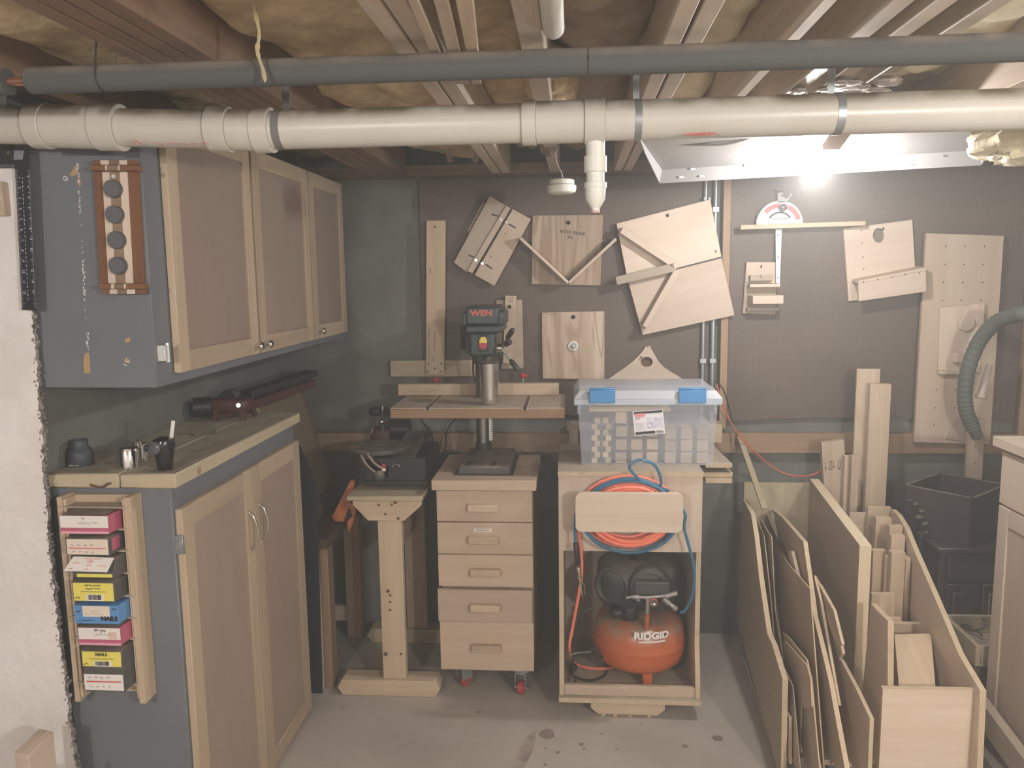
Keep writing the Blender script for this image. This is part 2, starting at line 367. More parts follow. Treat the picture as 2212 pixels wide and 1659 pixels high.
# ================================================================== SETTING
WY = 3.52; PGY = 3.497
fo = struct('floor', MB().bx(-3.2, 2.8, -2.6, 3.62, -.06, 0), FLOORM)
STN = plain('floor_stain', (.20, .165, .13), .6, col2=(.27, .23, .19), vs=14)
def stain(px, py, rx_, ry_, seed, m=STN, rot=0):
    c = PZ(px, py, 0); P = []
    for k in range(22):
        a = k*2*math.pi/22; f = 1+.25*noise.noise(V((math.cos(a)*1.5+seed, math.sin(a)*1.5, seed)))
        x_, y_ = rx_*f*math.cos(a), ry_*f*math.sin(a); P.append(V((c.x+x_*math.cos(rot)-y_*math.sin(rot), c.y+x_*math.sin(rot)+y_*math.cos(rot), .0002)))
    MB().prism(P, (0, 0, .0006)).build('stain', m, fo)
STN2 = plain('damp_streak', (.24, .21, .18), .5, col2=(.43, .385, .34), vs=22, lo=.3, hi=.62)
stain(1182, 1586, .028, .03, 1); stain(1134, 1625, .022, .13, 2, STN2, -.2)
for i, (px, py, r) in enumerate(((1256, 1608, .009), (1205, 1625, .007), (1262, 1618, .006), (1178, 1652, .006), (1300, 1585, .005), (1386, 1564, .004), (1035, 1538, .010), (1050, 1538, .005), (1178, 1617, .005), (1332, 1618, .006), (740, 1530, .006), (1550, 1595, .02), (1480, 1612, .012))): stain(px, py, r, r*.9, i*3.1)
wb = struct('wall_back', MB().bx(-1.5, 2.8, WY, 3.66, 0, 2.32), CONC)
def peg(x0, x1, z0a, z0b, z1, wav):
    n = 14; bot = [V((x0+(x1-x0)*k/n, PGY, z0a+(z0b-z0a)*k/n+wav*math.sin(math.pi*k/n))) for k in range(n+1)]
    return MB().prism([V((x0, PGY, z1))]+bot+[V((x1, PGY, z1))], (0, .006, 0), g=(1, 0, 0))
peg(-.665, .585, 1.03, 1.01, 2.05, 0).build('pegboard', PEG, wb)
peg(.668, 1.875, .992, .985, 2.05, .02).build('pegboard', PEG, wb)
MB().bx(-1.33, 1.9, 3.48, WY, .852, .94).build('rail', RAILW, wb, .002)
MB().bx(.632, .664, 3.478, WY, .96, 2.05).build('furring_strip', RAILW, wb, .002)
MB().bx(1.88, 1.925, 3.47, WY, .0, 2.05).build('furring_strip', RAILW, wb, .002)
MB().bx(-.815, -.42, 3.482, 3.497, 1.195, 1.268).build('cleat', PINEG, wb, .002)
MB().bx(-1.34, 2.6, 3.40, WY, 2.06, 2.10).build('sill_plate', OLDW, wb)
MB().bx(-.02, .02, 3.44, 3.5, .82, .99).bx(-.03, .2, 3.45, 3.5, .955, .985).build('stub_frame', STUD, wb, .002)
struct('wall_left', MB().bx(-1.48, -1.342, 1.87, WY, 0, 2.32), CONC)
struct('wall_right', MB().bx(2.7, 2.8, -2.6, WY, 0, 2.32), CONC)
struct('wall_rear', MB().bx(-3.2, 2.7, -2.7, -2.6, 0, 2.32), WHITEW)
# white concrete wall end with a broken edge
pts = [V((-3.2, 1.84, 0)), V((-3.2, 1.84, 1.94))]
pts.append(V((-1.325, 1.84, 1.94)))
k = 0
for i in range(260):
    z = 1.93-i*1.93/259
    b = -1.312+.006*math.sin(z*5)-.012*max(0, 1-z/.3)*0
    pts.append(V((b+random.uniform(-.0035, .0035)+.006*noise.noise(V((z*9, 0, 0))), 1.84, z)))
ww = struct('wall_front', MB().prism(pts, (0, .012, 0), 0, 1, g=(0, 0, 1)), [WHITEW, RUBBLE])
mb = MB()
for i in range(900):
    z = random.uniform(.0, 1.9); x = -1.314+.006*math.sin(z*5)+.006*noise.noise(V((z*9, 0, 0)))+random.gauss(0, .0028)
    r = random.uniform(.001, .0032)*(1.5 if random.random() < .12 else 1); mb.sup((x, 1.846+random.uniform(-.006, .012), z), (r, .005, r*1.2), .8, 5, 3)
o = mb.build('rubble_edge', RUBBLE, ww); o['kind'] = 'stuff'
mb = MB().bx(-3.2, -1.335, 1.815, 1.838, 1.79, 1.868); mb.build('ledger_board', STUD, ww, .002)

# ------------------------------------------------------------------ ceiling
JZ = 2.06
ce = struct('ceiling', MB().bx(-3.2, 2.8, -2.6, 3.62, 2.30, 2.36), OLDW)
def joist(x, wd, mat, y0=-2.5, y1=3.40, z0=JZ): MB().bx(x-wd/2, x+wd/2, y0, y1, z0, 2.30, g=1).build('joist', mat, ce, .002)
for x in (-.839, -.799, -.759, -.719): joist(x, .037, OLDW)
for x, wd, m in ((-1.22, .038, OLDW), (-1.62, .038, OLDW), (-2.05, .038, OLDW), (-2.5, .038, OLDW), (-.318, .037, JOIST), (-.276, .037, JOIST), (-.075, .045, JOIST), (.186, .034, JOIST), (.226, .034, JOIST),
                 (.41, .025, JOIST), (.53, .036, JOIST), (.60, .036, JOIST), (.69, .036, JOIST), (1.05, .038, JOIST), (1.45, .038, JOIST), (1.86, .038, JOIST), (2.3, .038, JOIST)): joist(x, wd, m)
def batt(x0, x1, z, mat, seed, y0=-1.2, y1=3.38, amp=.035):
    nx = 9; ny = int((y1-y0)/.05); mb = MB(); idx = []
    for j in range(ny+1):
        for k in range(nx+1):
            x = x0+(x1-x0)*k/nx; y = y0+(y1-y0)*j/ny
            e = 1-abs(2*k/nx-1)**4
            h = amp*noise.fractal(V((x*4+seed, y*3.2, seed)), .9, 2, 4)*1.3+.012*noise.noise(V((x*30, y*30, seed)))
            mb.v.append(V((x, y, min(2.29, z-.03*e+h))))
    for j in range(ny):
        for k in range(nx):
            a = j*(nx+1)+k; mb.f.append(([a, a+nx+1, a+nx+2, a+1], [(0, 0)]*4, 0, True))
    mb.build('insulation_batt', mat, ce)
bays = [(-2.03, -1.64), (-1.60, -1.24), (-1.2, -.86), (-.70, -.34), (-.256, -.10), (-.05, .168), (.245, .396), (.425, .51), (.71, 1.03), (1.07, 1.43), (1.47, 1.84)]
for i, (a, b) in enumerate(bays): batt(a, b, 2.17 if i < 4 else 2.2, PAPER if i in (5,) else (INSULP if i > 5 else INSUL), i*3.7)

# ================================================================== PIPES UNDER THE JOISTS
PP, PZc = 1.76, 1.956
dp = thing('drain_pipe', 'long white plastic drain pipe hung under the joists across the room', 'pipe', (0, PP, PZc-.045))
PR = .041; EL = PY(572, 285, PP).x; LD = V((-1, 0, .046)).normalized()
MB().lathe((EL, PP, PZc), XA, [(PR, 0), (PR, 2.9)], 36).build('pipe_run', PVC, dp)
MB().lathe((EL, PP, PZc), LD, [(PR, 0), (PR, 1.2)], 36).build('pipe_run', PVC, dp)
def coupl(px0, px1, r, name='coupling', mat=PVC):
    a = PY(px0, 275, PP).x; b = PY(px1, 275, PP).x
    r *= 1.06; prf = [(r-.0016, 0), (r, .0016), (r, (b-a)-.0016), (r-.0016, b-a)]
    if b <= EL+.01: return MB().lathe(V((EL, PP, PZc))+LD*(EL-b), LD, prf, 36).build(name, mat, dp)
    return MB().lathe((a, PP, PZc), XA, prf, 36).build(name, mat, dp)
coupl(72, 108, .047); coupl(108, 212, .0445); coupl(212, 265, .048); coupl(455, 500, .0455); coupl(500, 555, .042); coupl(552, 590, .0455)
coupl(1128, 1158, .044); coupl(1158, 1262, .0415); coupl(1262, 1305, .045)
def strap(px, wd, mat):
    x = PY(px, 270, PP).x
    mb = MB().lathe((x-wd/2, PP, PZc), XA, [(PR+.0012, 0), (PR+.0012, wd)], 32, cap=False); mb.bx(x-wd/2, x+wd/2, PP+PR-.001, PP+PR+.001, PZc, JZ-.002); return mb.build('pipe_strap', mat, dp)
strap(606, .017, plain('grey_strap', (.16, .155, .15), .7)); strap(1377, .014, STEEL); strap(1806, .016, STEEL)
x = PY(1286, 320, PP).x
bm_ = MB().lathe((x, PP, PZc-.03), -ZA, [(.0205, 0), (.0205, .06)], 20); bm_.build('branch_pipe', PVC2, dp)
ys = [PY(1286, q, PP).z for q in (338, 372, 394, 406, 432, 450, 459)]
MB().lathe((x, PP, 0), ZA, [(.0245, ys[0]), (.0245, ys[1]), (.0195, ys[1]-.001), (.0195, ys[2]), (.0245, ys[2]-.001), (.0245, ys[3]), (.0225, ys[3]-.001), (.021, ys[4]), (.010, ys[5]), (.009, ys[5]-.001), (.009, ys[6])][::-1], 22).build('trap_fitting', PVC2, dp)
MB().lathe((x, PP, 0), ZA, [(.0095, ys[6]-.001), (.0095, ys[6]+.004)], 16).build('cap_ring', plain('pink_plastic', (.62, .38, .35), .5), dp)
mb = MB()
for q in (338, 345, 352): scrib(mb, PY(1475+q-338, 290, PP-PR), XA, ZA, .06, .006, 9)
pk = PY(290, 309, PP-.03); scrib(mb, pk-V((0, .008, 0)), XA, ZA, .02, .01, 4, .0009)
for q in range(5): scrib(mb, PY(340+q*24, 312, PP-.032)-V((0, .0065, 0)), XA, ZA, .018, .004, 4)
mb.build('printing', REDINK, dp)

bp = thing('insulated_pipe', 'water pipe in black foam sleeve hung above and before the white drain pipe', 'pipe', (0, 1.5, 1.985))
BZ = 2.011; BR = .0245
xa = PY(62, 165, 1.5).x; xb = PY(18, 165, 1.5).x
MB().lathe((xa, 1.5, BZ), XA, [(.012, 0), (.021, .001), (BR, .004), (BR, PY(1270, 140, 1.5).x-xa-.0015)], 28).build('foam_sleeve', FOAM, bp)
MB().lathe((PY(1270, 140, 1.5).x, 1.5, BZ), XA, [(BR, .001), (BR, 2.2)], 28).build('foam_sleeve', FOAM, bp)
MB().lathe((-2.6, 1.5, BZ), XA, [(BR, 0), (BR, xb+2.6), (.012, xb+2.601)], 28).build('foam_sleeve', FOAM, bp)
MB().cyl((-2.6, 1.5, BZ), (2.5, 1.5, BZ), .0085, n=14).build('copper_tube', COPPER, bp)
hx = PY(222, 165, 1.5).x
MB().tube([(hx-.004, 1.5, 2.10), (hx, 1.5-BR*.9, BZ+.02)]+[(hx+.004*k/8, 1.5-(BR+.001)*math.cos(k/8*math.pi-.6), BZ-(BR+.001)*math.sin(k/8*math.pi-.6)) for k in range(9)]+[(hx+.02, 1.5+.02, BZ+.03), (hx+.026, 1.5+.01, 2.10)], .0016, 6).build('wire_hanger', BLACK, bp)
gx = PY(1213, 60, 1.4).x
sp = thing('pipe_stub', 'short white plastic pipe with rounded end running back along a joist', 'pipe', (gx, 1.2, 2.03))
MB().lathe((gx-.015, .2, 2.062), YA, [(.0195, 0), (.0195, 1.27), (.015, 1.285), (.006, 1.292)], 22).build('pipe_run', PVC2, sp)
MB().bx(gx-.02, gx+.0, .7, .72, 2.06, 2.30).build('hanger_strap', STEEL, sp)
G = 'pale strips stored under the joists'
for (a, b, c, d, lab) in ((880, 903, 928, 951, 'pale wood strip resting on the black pipe, farthest left of three'), (936, 968, 966, 995, 'pale wood strip resting on the black pipe, middle of three'), (984, 1022, 1006, 1033, 'pale wood strip resting on the black pipe, farthest right of three')):
    z = 2.0375; p0 = PZ(a, 0, z); p1 = PZ(b, 0, z); q0 = PZ(c, 112, z); q1 = PZ(d, 112, z)
    q0 = p0+(q0-p0)*1.9; q1 = p1+(q1-p1)*1.9; s0 = p0+(p0-q0)*.8; s1 = p1+(p1-q1)*.8
    one('wood_strip', lab, 'lumber', MB().prism([s0, q0, q1, s1], (0, 0, .019)), STUD, G, .0015)
# hanging fibres and paper
DULLF = plain('dull_fibre', (.42, .36, .2), .95)
def wisp(pts, r, lab, mat=DULLF, name='insulation_wisp', k=4):
    P = spl(pts, k); R = [r*(.5+abs(noise.noise(V((i*.8, r*50, 0))))*1.3) for i in range(len(P))]; R[-1] = r*.2
    one(name, lab, 'insulation', MB().tube(P, R, 6), mat)
wisp([V((PY(548, 20, 1.47).x, 1.47, 2.12)), PY(560, 70, 1.462), PY(556, 110, 1.458), PY(568, 150, 1.456), PY(573, 178, 1.456)], .0045, 'yellow strand of insulation hanging over the black pipe')
wisp([V((PY(972, 320, 3.1).x, 3.1, 2.12)), PY(970, 335, 3.1), PY(974, 350, 3.1)], .016, 'small torn tuft of insulation under the ceiling, the left of two', PAPER)
wisp([V((PY(1034, 315, 3.1).x, 3.1, 2.12)), PY(1032, 335, 3.1), PY(1022, 351, 3.1)], .022, 'small torn tuft of insulation under the ceiling, the right of two', PAPER)
def blob(name, lab, c, h, mat, seed, n=34, m=22, amp=.3):
    mb = MB().sup(c, h, .85, n, m)
    for i, p in enumerate(mb.v):
        d = p-V(c); f = 1+amp*noise.fractal(V((d.x*14+seed, d.y*14, d.z*14)), .8, 2, 4); mb.v[i] = V(c)+d*f
    one(name, lab, 'insulation', mb, mat)
c = PY(2150, 315, 2.3); blob('insulation_clump', 'big pale clump of insulation sagging at the right end of the light fixture', (c.x+.06, 2.22, c.z+.0), (.15, .16, .055), INSULP, 3)
c = PY(1190, 185, 2.2); blob('insulation_clump', 'yellow clump of insulation sagging above the tee of the white pipe', (c.x, 2.2, 2.15), (.07, .2, .055), INSUL, 9)
c = PY(1200, 335, 2.75); blob('insulation_clump', 'grey ragged clump of insulation over the smoke alarm wires', (c.x-.03, 2.80, c.z+.075), (.03, .045, .06), PAPER, 14, amp=.4)

# ------------------------------------------------------------------ smoke alarm on its wires
c = PY(1213, 403, 2.75); sd = thing('smoke_alarm', 'round white smoke alarm dangling on its wires before the pegboard', 'alarm', (c.x, 2.75, c.z-.025))
MB().lathe((c.x, 2.75, c.z-.024), ZA, [(.035, 0), (.046, .004), (.049, .012), (.05, .026), (.046, .029)], 32).build('body', PVC2, sd)
MB().lathe((c.x, 2.75, c.z+.006), ZA, [(.043, 0), (.043, .014), (.038, .017)], 32).build('base_plate', PVC2, sd)
MB().tube(spl([(c.x+.004, 2.75, c.z+.022), (c.x+.0, 2.75, c.z+.045), (c.x-.015, 2.75, c.z+.075), (c.x-.02, 2.75, c.z+.11), (c.x-.01, 2.75, JZ-.002)]), .0022, 6).build('wires', GREYINK, sd)

# ------------------------------------------------------------------ light fixture
fl_ = thing('light_fixture', 'wide white metal ceiling light with one glaring bulb at the right', 'light', (.8, 2.8, 1.955))
L0 = PZ(1425, 396, 1.955); L1 = PZ(2120, 357, 1.955)
dirx = (L1-L0).normalized(); dy = V((-dirx.y, dirx.x, 0))
def fx(u, w_, z): p = L0+dirx*u+dy*w_; return V((p.x, p.y, z))
LL = (L1-L0).length
MB().prism([fx(.01, -.012, 2.0), fx(LL-.01, -.012, 2.0), fx(LL-.03, -.42, 2.05), fx(.02, -.42, 2.05)], (0, .0005, .004)).build('reflector_top', FIXW, fl_)
MB().prism([fx(0, 0, 1.955), fx(LL, 0, 1.955), fx(LL-.01, -.012, 2.0), fx(.01, -.012, 2.0)], dy*.003).build('rear_skirt', FIXW, fl_)
MB().prism([fx(0, 0, 1.957), fx(.01, -.012, 2.0), fx(.02, -.42, 2.05), fx(.012, -.3, 2.02)], dirx*-.003).build('end_plate', FIXW, fl_)
MB().prism([fx(LL, 0, 1.957), fx(LL-.01, -.012, 2.0), fx(LL-.03, -.42, 2.05), fx(LL, -.3, 2.02)], dirx*.003).build('end_plate', FIXW, fl_)
for u, r in ((.08, .35), (.15, .35), (.42, .3), (.72, .3), (.81, .3), (.9, .75), (1.0, .75), (.3, .92), (.12, .92)):
    p = fx(u*LL, -.012*r-.001, 1.955+.045*r); MB().box(p, (.02, .002, .006)).build('slot', GREYINK, fl_)
b0 = PY(1760, 342, 2.66)
MB().sup(b0, (.03, .03, .03), 1, 18, 12).build('bulb', BULB, fl_)
MB().cyl((b0.x, b0.y, b0.z+.02), (b0.x, b0.y, 2.05), .016).build('socket', PVC2, fl_)
lo.location = (b0.x, b0.y-.012, b0.z-.042)
mb = MB()
for q in range(3): mb.tube(spl([fx(.04, -.33+q*.02, 2.046), fx(.14, -.3, 2.035), fx(.26, -.3+q*.01, 2.03), fx(.38, -.33, 2.046)]), .0018, 5)
mb.build('wiring', GREYINK, fl_)
MB().bar(PY(1795, 318, 2.5), V((PY(1855, 275, 2.3).x, 2.3, 2.075)), .05, .016).build('support_board', RAILW, fl_)
c = PZ(1810, 165, 2.07)
mb = MB()
for q in range(26):
    p = V((c.x+random.uniform(-.12, .12), c.y+random.uniform(-.05, .12), 2.047+random.uniform(0, .004))); mb.sup(p, (random.uniform(.012, .035), random.uniform(.01, .03), .006), .7, 6, 4)
one('foil_scrap', 'crumpled silver foil facing between the pipes over the light', 'foil', mb, plain('foil', (.75, .72, .7), .25, metal=.8, bump=.8, bs=60))

# conduits on the wall between the pegboards
G = 'metal conduits between the two pegboards'
for q, (px, r, lab) in enumerate(((1511, .0095, 'grey metal conduit left of the tan strip between pegboards'), (1532, .011, 'grey metal conduit against the tan strip between pegboards'))):
    cx_ = PY(px, 830, 3.48).x+.012
    c = thing('conduit', lab, 'conduit', (cx_, 3.48, .96), G)
    MB().cyl((cx_, 3.482, .95), (cx_, 3.482, 2.056), r, n=14).build('tube', STEEL, c)
    for z in (1.26, 1.9): MB().box((cx_, 3.476, z), (.028, .016, .022)).build('clip', STEEL, c, .002)

# ================================================================== JIGS HANGING ON THE PEGBOARD
HF = PGY           # pegboard face
def board(parent, name, px, Y, th, mats=(PLY, EDGE), g=None, holes=()):
    """a flat board: outline in photo pixels on the plane Y (its front face), thickness th towards the wall"""
    return MB().prism(pyp(px, Y), (0, th, 0), 0, 1, g, [pyp(h, Y) for h in holes]).build(name, list(mats), parent, .0012)
def holepx(x, y, r, n=14, ry=None): return [(x+r*math.cos(2*math.pi*k/n), y+(ry or r)*math.sin(2*math.pi*k/n)) for k in range(n)]
def peghook(parent, x, y, Y, L=.03, r=.0025): 
    p = PY(x, y, Y); return MB().tube([p+V((0, HF-Y-.003, 0)), p-V((0, .012, 0)), p-V((0, .016, -.008))], r, 6).build('peg_hook', BLACK, parent)
def base(px, Y): p = PY(px[0], px[1], Y); return (p.x, p.y, p.z)

t = thing('straightedge_strip', 'tall narrow pine strip with pencilled writing, leftmost on the pegboard', 'jig', base((941, 808), 3.48))
board(t, 'strip', [(921, 476), (962, 476), (960, 810), (920, 810)], 3.461, .019, (PINE, EDGE), (0, 0, 1), [holepx(939, 490, 2.3, 8)])
mb = MB()
for (x, y, wd) in ((927, 712, .05), (938, 715, .06), (927, 745, .06), (938, 742, .04), (936, 768, .03), (930, 580, .02)): scrib(mb, PY(x, y, 3.4595), -ZA, XA, wd, .007, 7)
mb.build('handwriting', INK, t)
mb = MB()
for x, y in ((926, 786), (953, 786), (939, 796), (924, 803), (953, 803)): p = PY(x, y, 3.461); mb.cyl(p-V((0, .001, 0)), p+V((0, .001, 0)), .004, n=8)
mb.build('screw_plug', BLACK, t)

t = thing('slot_jig', 'tilted double plywood jig with dark slot and four bright bolts', 'jig', base((1040, 600), 3.48))
Y0 = 3.455
board(t, 'back_plate', [(1042, 437), (1090, 440), (1060, 620), (1009, 497)], HF-.0135, .012, (PLYD, EDGE))
board(t, 'left_plate', [(1058, 423), (1093, 444), (1009, 589), (980, 567)], Y0, .012, (PLYD, EDGE), (-.5, 0, 1))
board(t, 'centre_strip', [(1093, 444), (1103, 449.5), (1020, 591), (1009, 585)], Y0-.008, .016, (PLYP, EDGE), (-.5, 0, 1))
board(t, 'right_plate', [(1107.5, 451), (1147, 473), (1068, 618), (1024.5, 594)], Y0, .012, (PLY, EDGE), (-.5, 0, 1))
board(t, 'shade_web', [(1060, 430), (1140, 478), (1070, 600), (990, 565)], Y0+.0125, HF-Y0-.0145, (BLACK, DARKW))  # web face blackened to put shade in the kerf slot
for x, y in ((1082, 474), (1094, 480), (1028, 562), (1042, 569)):
    p = PY(x, y, Y0-.008); MB().cyl(p+V((0, .012, 0)), p-V((0, .004, 0)), .0055, n=12).build('bolt', CHROME, t)
for a, b in (((1099, 484), (1114, 492)), ((1049, 571), (1064, 581)), ((1062, 463), (1077, 467)), ((1012, 551), (1024, 556))):
    MB().bar(PY(*a, Y0-.0006), PY(*b, Y0-.0006), .006, .002, (0, 1, 0)).build('adjusting_slot', BLACK, t)
for x, y in ((1092, 505), (1060, 554)): p = PY(x, y, Y0); MB().cyl(p+V((0, .001, 0)), p-V((0, .0006, 0)), .003, n=8).build('screw_hole', INK, t)

t = thing('spline_jig', 'square plywood jig with two rails forming a V and a pencilled title', 'jig', base((1225, 616), 3.48))
Y0 = 3.478
board(t, 'back_plate', [(1150, 465), (1303, 464), (1297, 617), (1148, 614)], Y0, .018, (PLYW, EDGE), (0, 0, 1), [holepx(1227.5, 481, 4.5)])
for a, b in (((1124, 514), (1228, 611)), ((1331, 516), (1229, 611))):
    A, B = PY(*a, 3.40), PY(*b, 3.40); d = (B-A).normalized(); n = V((d.z, 0, -d.x))
    if n.z < 0: n = -n
    MB().prism([A-n*.006, B-n*.006, B+n*.006, A+n*.006], (0, Y0-3.40, 0), 0, 1).build('rail', [PLYP, EDGEP], t, .001)
text('MITER SPLINE', .018, PY(1237, 503, Y0-.001), (1, 0, -.12), (.12, 0, 1), INK, 'handwriting', t)
text('JIG', .018, PY(1232, 513, Y0-.001), (1, 0, -.12), (.12, 0, 1), INK, 'handwriting', t)
peghook(t, 1227, 481, Y0)
for x in (1222, 1234): p = PY(x, 463, Y0+.004); MB().cyl(p, p+V((0, 0, .008)), .0012, n=6).build('wire_end', CHROME, t)

t = thing('mitre_sled', 'large pale plywood sled hung askew with three fence boards and a saw kerf', 'jig', base((1480, 720), 3.48))
Y0 = 3.455
board(t, 'upper_panel', [(1332, 483), (1534, 431), (1558.5, 554), (1450, 582), (1356, 606)], Y0, .012, (PLYP, EDGEP), (1, 0, .25), [holepx(1442, 466, 3, 8)])
board(t, 'lower_panel', [(1356.5, 607), (1450, 585), (1559, 558), (1587, 681), (1388, 724)], Y0, .012, (PLYP, EDGEP), (1, 0, .25))
def fence(name, a, b, wd, dep, m=PLYP, Yt=Y0):
    A, B = PY(*a, Yt-dep/2), PY(*b, Yt-dep/2); return MB().bar(A, B, dep, wd, (B-A).cross(YA)).build(name, [m], t, .0015)
fence('fence_board', (1342, 497), (1462, 576), .030, .055)
fence('fence_board', (1392, 706), (1461, 585), .026, .055)
MB().bar(PY(1331, 607, 3.40)+V((0, .022, 0)), PY(1457, 577, 3.40)+V((0, .022, 0)), .044, .036, (0, 0, 1)).build('handle_bar', PLYD, t, .0015)
MB().bar(PY(1447, 583.5, 3.4690), PY(1559, 556, 3.4690), .003, .012, (0, 0, 1)).build('kerf_shade', BLACK, t)  # black strip added behind the kerf so the cut looks shaded
peghook(t, 1442, 466, Y0); p = PY(1546, 543, Y0); MB().cyl(p+V((0, .001, 0)), p-V((0, .0006, 0)), .0045, n=10).build('screw_hole', INK, t)
for x, y in ((1522, 429), (1533, 429)): p = PY(x, y, Y0); MB().box(p, (.006, .006, .01)).build('wall_clip', FIXW, t)

t = thing('knob_plate', 'square plywood offcut with white round knob at its centre hung by the storage tub', 'jig', base((1238, 818), 3.48))
board(t, 'plate', [(1170, 675), (1306, 672), (1306, 819), (1172, 818)], 3.478, .018, (PLYW, EDGE), (0, 0, 1), [holepx(1238, 685, 4.5)])
p = PY(1238, 747, 3.478)
MB().lathe(p, -YA, [(.0235, 0), (.0235, .006), (.0215, .009), (.015, .009), (.014, .004), (.001, .004)], 22).build('white_knob', PVC2, t)
MB().lathe(p-V((0, .004, 0)), -YA, [(.011, 0), (.009, .014), (.001, .016)], 14).build('screw_cap', STEEL, t)
MB().bar(p+V((0, -.012, -.004)), p+V((.002, -.012, -.026)), .004, .003, (0, 1, 0)).build('pointer', GREYINK, t)
peghook(t, 1238, 685, 3.478)
mb = MB(); scrib(mb, PY(1180, 679, 3.477), XA, ZA, .05, .003, 6); mb.build('handwriting', INK, t)

t = thing('taper_gauge', 'narrow pale strip with hole screwed on a wider board behind the drill press', 'jig', base((1102, 795), 3.48))
board(t, 'back_board', [(1072, 648), (1128, 647), (1131, 796), (1083, 797)], 3.482, .014, (PLYD, EDGE), (0, 0, 1))
board(t, 'front_strip', [(1091, 638), (1116, 639), (1111, 786), (1086, 785)], 3.455, .026, (PINE, EDGE), (0, 0, 1), [holepx(1100, 663, 4.2)])
mb = MB(); scrib(mb, PY(1097, 644, 3.454), XA, ZA, .022, .008, 4); scrib(mb, PY(1097, 650, 3.454), XA, ZA, .024, .007, 5); mb.build('handwriting', INK, t)
peghook(t, 1100, 663, 3.455)

t = thing('curved_panel', 'plywood panel with concave shoulders and round hanging hole behind the clear tub', 'jig', base((1390, 870), 3.48))
sh = [(1393, 752), (1395, 747), (1399, 750), (1403, 746), (1407, 753), (1414, 766), (1422, 780), (1434, 793), (1450, 804), (1468, 814), (1490, 832), (1495, 870), (1270, 870), (1290, 838), (1312, 821), (1332, 806), (1351, 793), (1368, 780), (1382, 766)]
board(t, 'panel', sh, 3.478, .015, (PLYP, EDGEP), (1, 0, 0), [holepx(1397, 782, 13, 18, 11)])
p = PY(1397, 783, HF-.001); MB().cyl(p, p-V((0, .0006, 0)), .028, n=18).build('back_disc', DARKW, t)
peghook(t, 1385, 773, 3.478)

t = thing('mitre_gauge', 'steel mitre gauge with red scale on a long wooden fence, hung by its bar', 'gauge', base((1684, 487), 3.45))
Y0 = 3.44
p = PY(1684, 485, Y0); rg = .0935
arc = [p+V((rg*math.cos(a), 0, rg*1.02*math.sin(a))) for a in [math.pi*k/30 for k in range(31)]]
MB().prism(arc, (0, .01, 0), g=(1, 0, 0)).build('head', plain('cast_aluminium', (.62, .63, .64), .4, metal=.3), t, .001)
def arcband(r0, r1, a0, a1, Y, n=14):
    a = [math.radians(a0+(a1-a0)*k/n) for k in range(n+1)]
    return [V((p.x+r1*math.cos(k), Y, p.z+r1*math.sin(k))) for k in a]+[V((p.x+r0*math.cos(k), Y, p.z+r0*math.sin(k))) for k in a[::-1]]
REDS = plain('red_scale', (.66, .10, .10), .45)
for a0, a1 in ((15, 68), (92, 140)): MB().prism(arcband(.068, .087, a0, a1, Y0-.0015), (0, .0015, 0)).build('red_scale', REDS, t)
MB().prism(arcband(.046, .053, 32, 148, Y0-.0012), (0, .0012, 0)).build('curved_slot', INK, t)
q = PY(1692, 448, Y0-.018); MB().cyl(q, q+V((0, .018, 0)), .016, n=18).build('knob', BLACK, t)
MB().cyl(q, q-V((0, .001, 0)), .003, n=8).build('knob_screw', CHROME, t)
MB().box(p+V((0, -.006, .008)), (.09, .014, .016)).build('fence_mount', STEEL, t, .001)
for x in (-.03, .0, .03): MB().box(p+V((x, -.014, .006)), (.012, .003, .01)).build('mount_screw', CHROME, t)
MB().box(p+V((0, -.010, .024)), (.07, .004, .003)).build('cursor_bar', FIXW, t)
MB().prism(pyp([(1680, 437), (1680, 417), (1690, 415), (1692, 418), (1690, 424), (1697, 429), (1703, 426), (1708, 417), (1711, 420), (1699, 438)], Y0), (0, .008, 0)).build('stop_bracket', FIXW, t, .001)
MB().box(PY(1684, 411, Y0), (.03, .012, .010)).build('bracket_clip', BLACK, t)
MB().prism(pyp([(1600, 486), (1870, 477), (1870, 487), (1600, 496)], 3.405), (0, .03, 0), 0, 0).build('wood_fence', [EDGEP], t, .001)
MB().prism(pyp([(1675, 495), (1689.5, 495), (1685, 614), (1676, 612)], 3.462), (0, .006, 0)).build('guide_bar', STEEL, t, .001)
for y in (508, 555, 600): q = PY(1681, y, 3.461); MB().cyl(q+V((0, .002, 0)), q-V((0, .0005, 0)), .003, n=8).build('bar_hole', INK, t)
q = p+V((0, .01, .02)); MB().cyl(q, V((q.x, HF, q.z)), .006, n=10).build('hanging_peg', STEEL, t)
mb = MB()
for k in range(44):
    a = math.radians(6+k*168/43); mb.box(p+V((.0945*math.cos(a), .004, .0965*math.sin(a))), (.003, .006, .003))
mb.build('indexing_teeth', STEEL, t)

t = thing('stop_block_jig', 'small stepped jig of pale blocks on a backing board below the mitre gauge bar', 'jig', base((1645, 675), 3.48))
Y0 = 3.478
board(t, 'back_board', [(1612, 566), (1678, 566), (1675, 680), (1604, 677)], Y0, .016, (PLYD, EDGE), (0, 0, 1), [holepx(1643, 577, 2, 8)])
board(t, 'cap_board', [(1612, 566), (1677, 566), (1675, 612), (1611, 610)], Y0-.004, .006, (PLYP, EDGEP))
def px2box(name, x0, x1, y0, y1, Yf, Yb, m):
    a = PY(x0, y1, Yf); b = PY(x1, y0, Yf); return MB().bx(a.x, b.x, Yf, Yb, a.z, b.z).build(name, m, t, .0015)
px2box('clamp_board', 1621, 1670, 594, 607, 3.435, Y0-.005, PLYD)
px2box('lower_ledge', 1620, 1686, 613, 621, 3.418, Y0, PLYP)
px2box('stop_block', 1626, 1693, 638, 657, 3.375, Y0, PLYP)
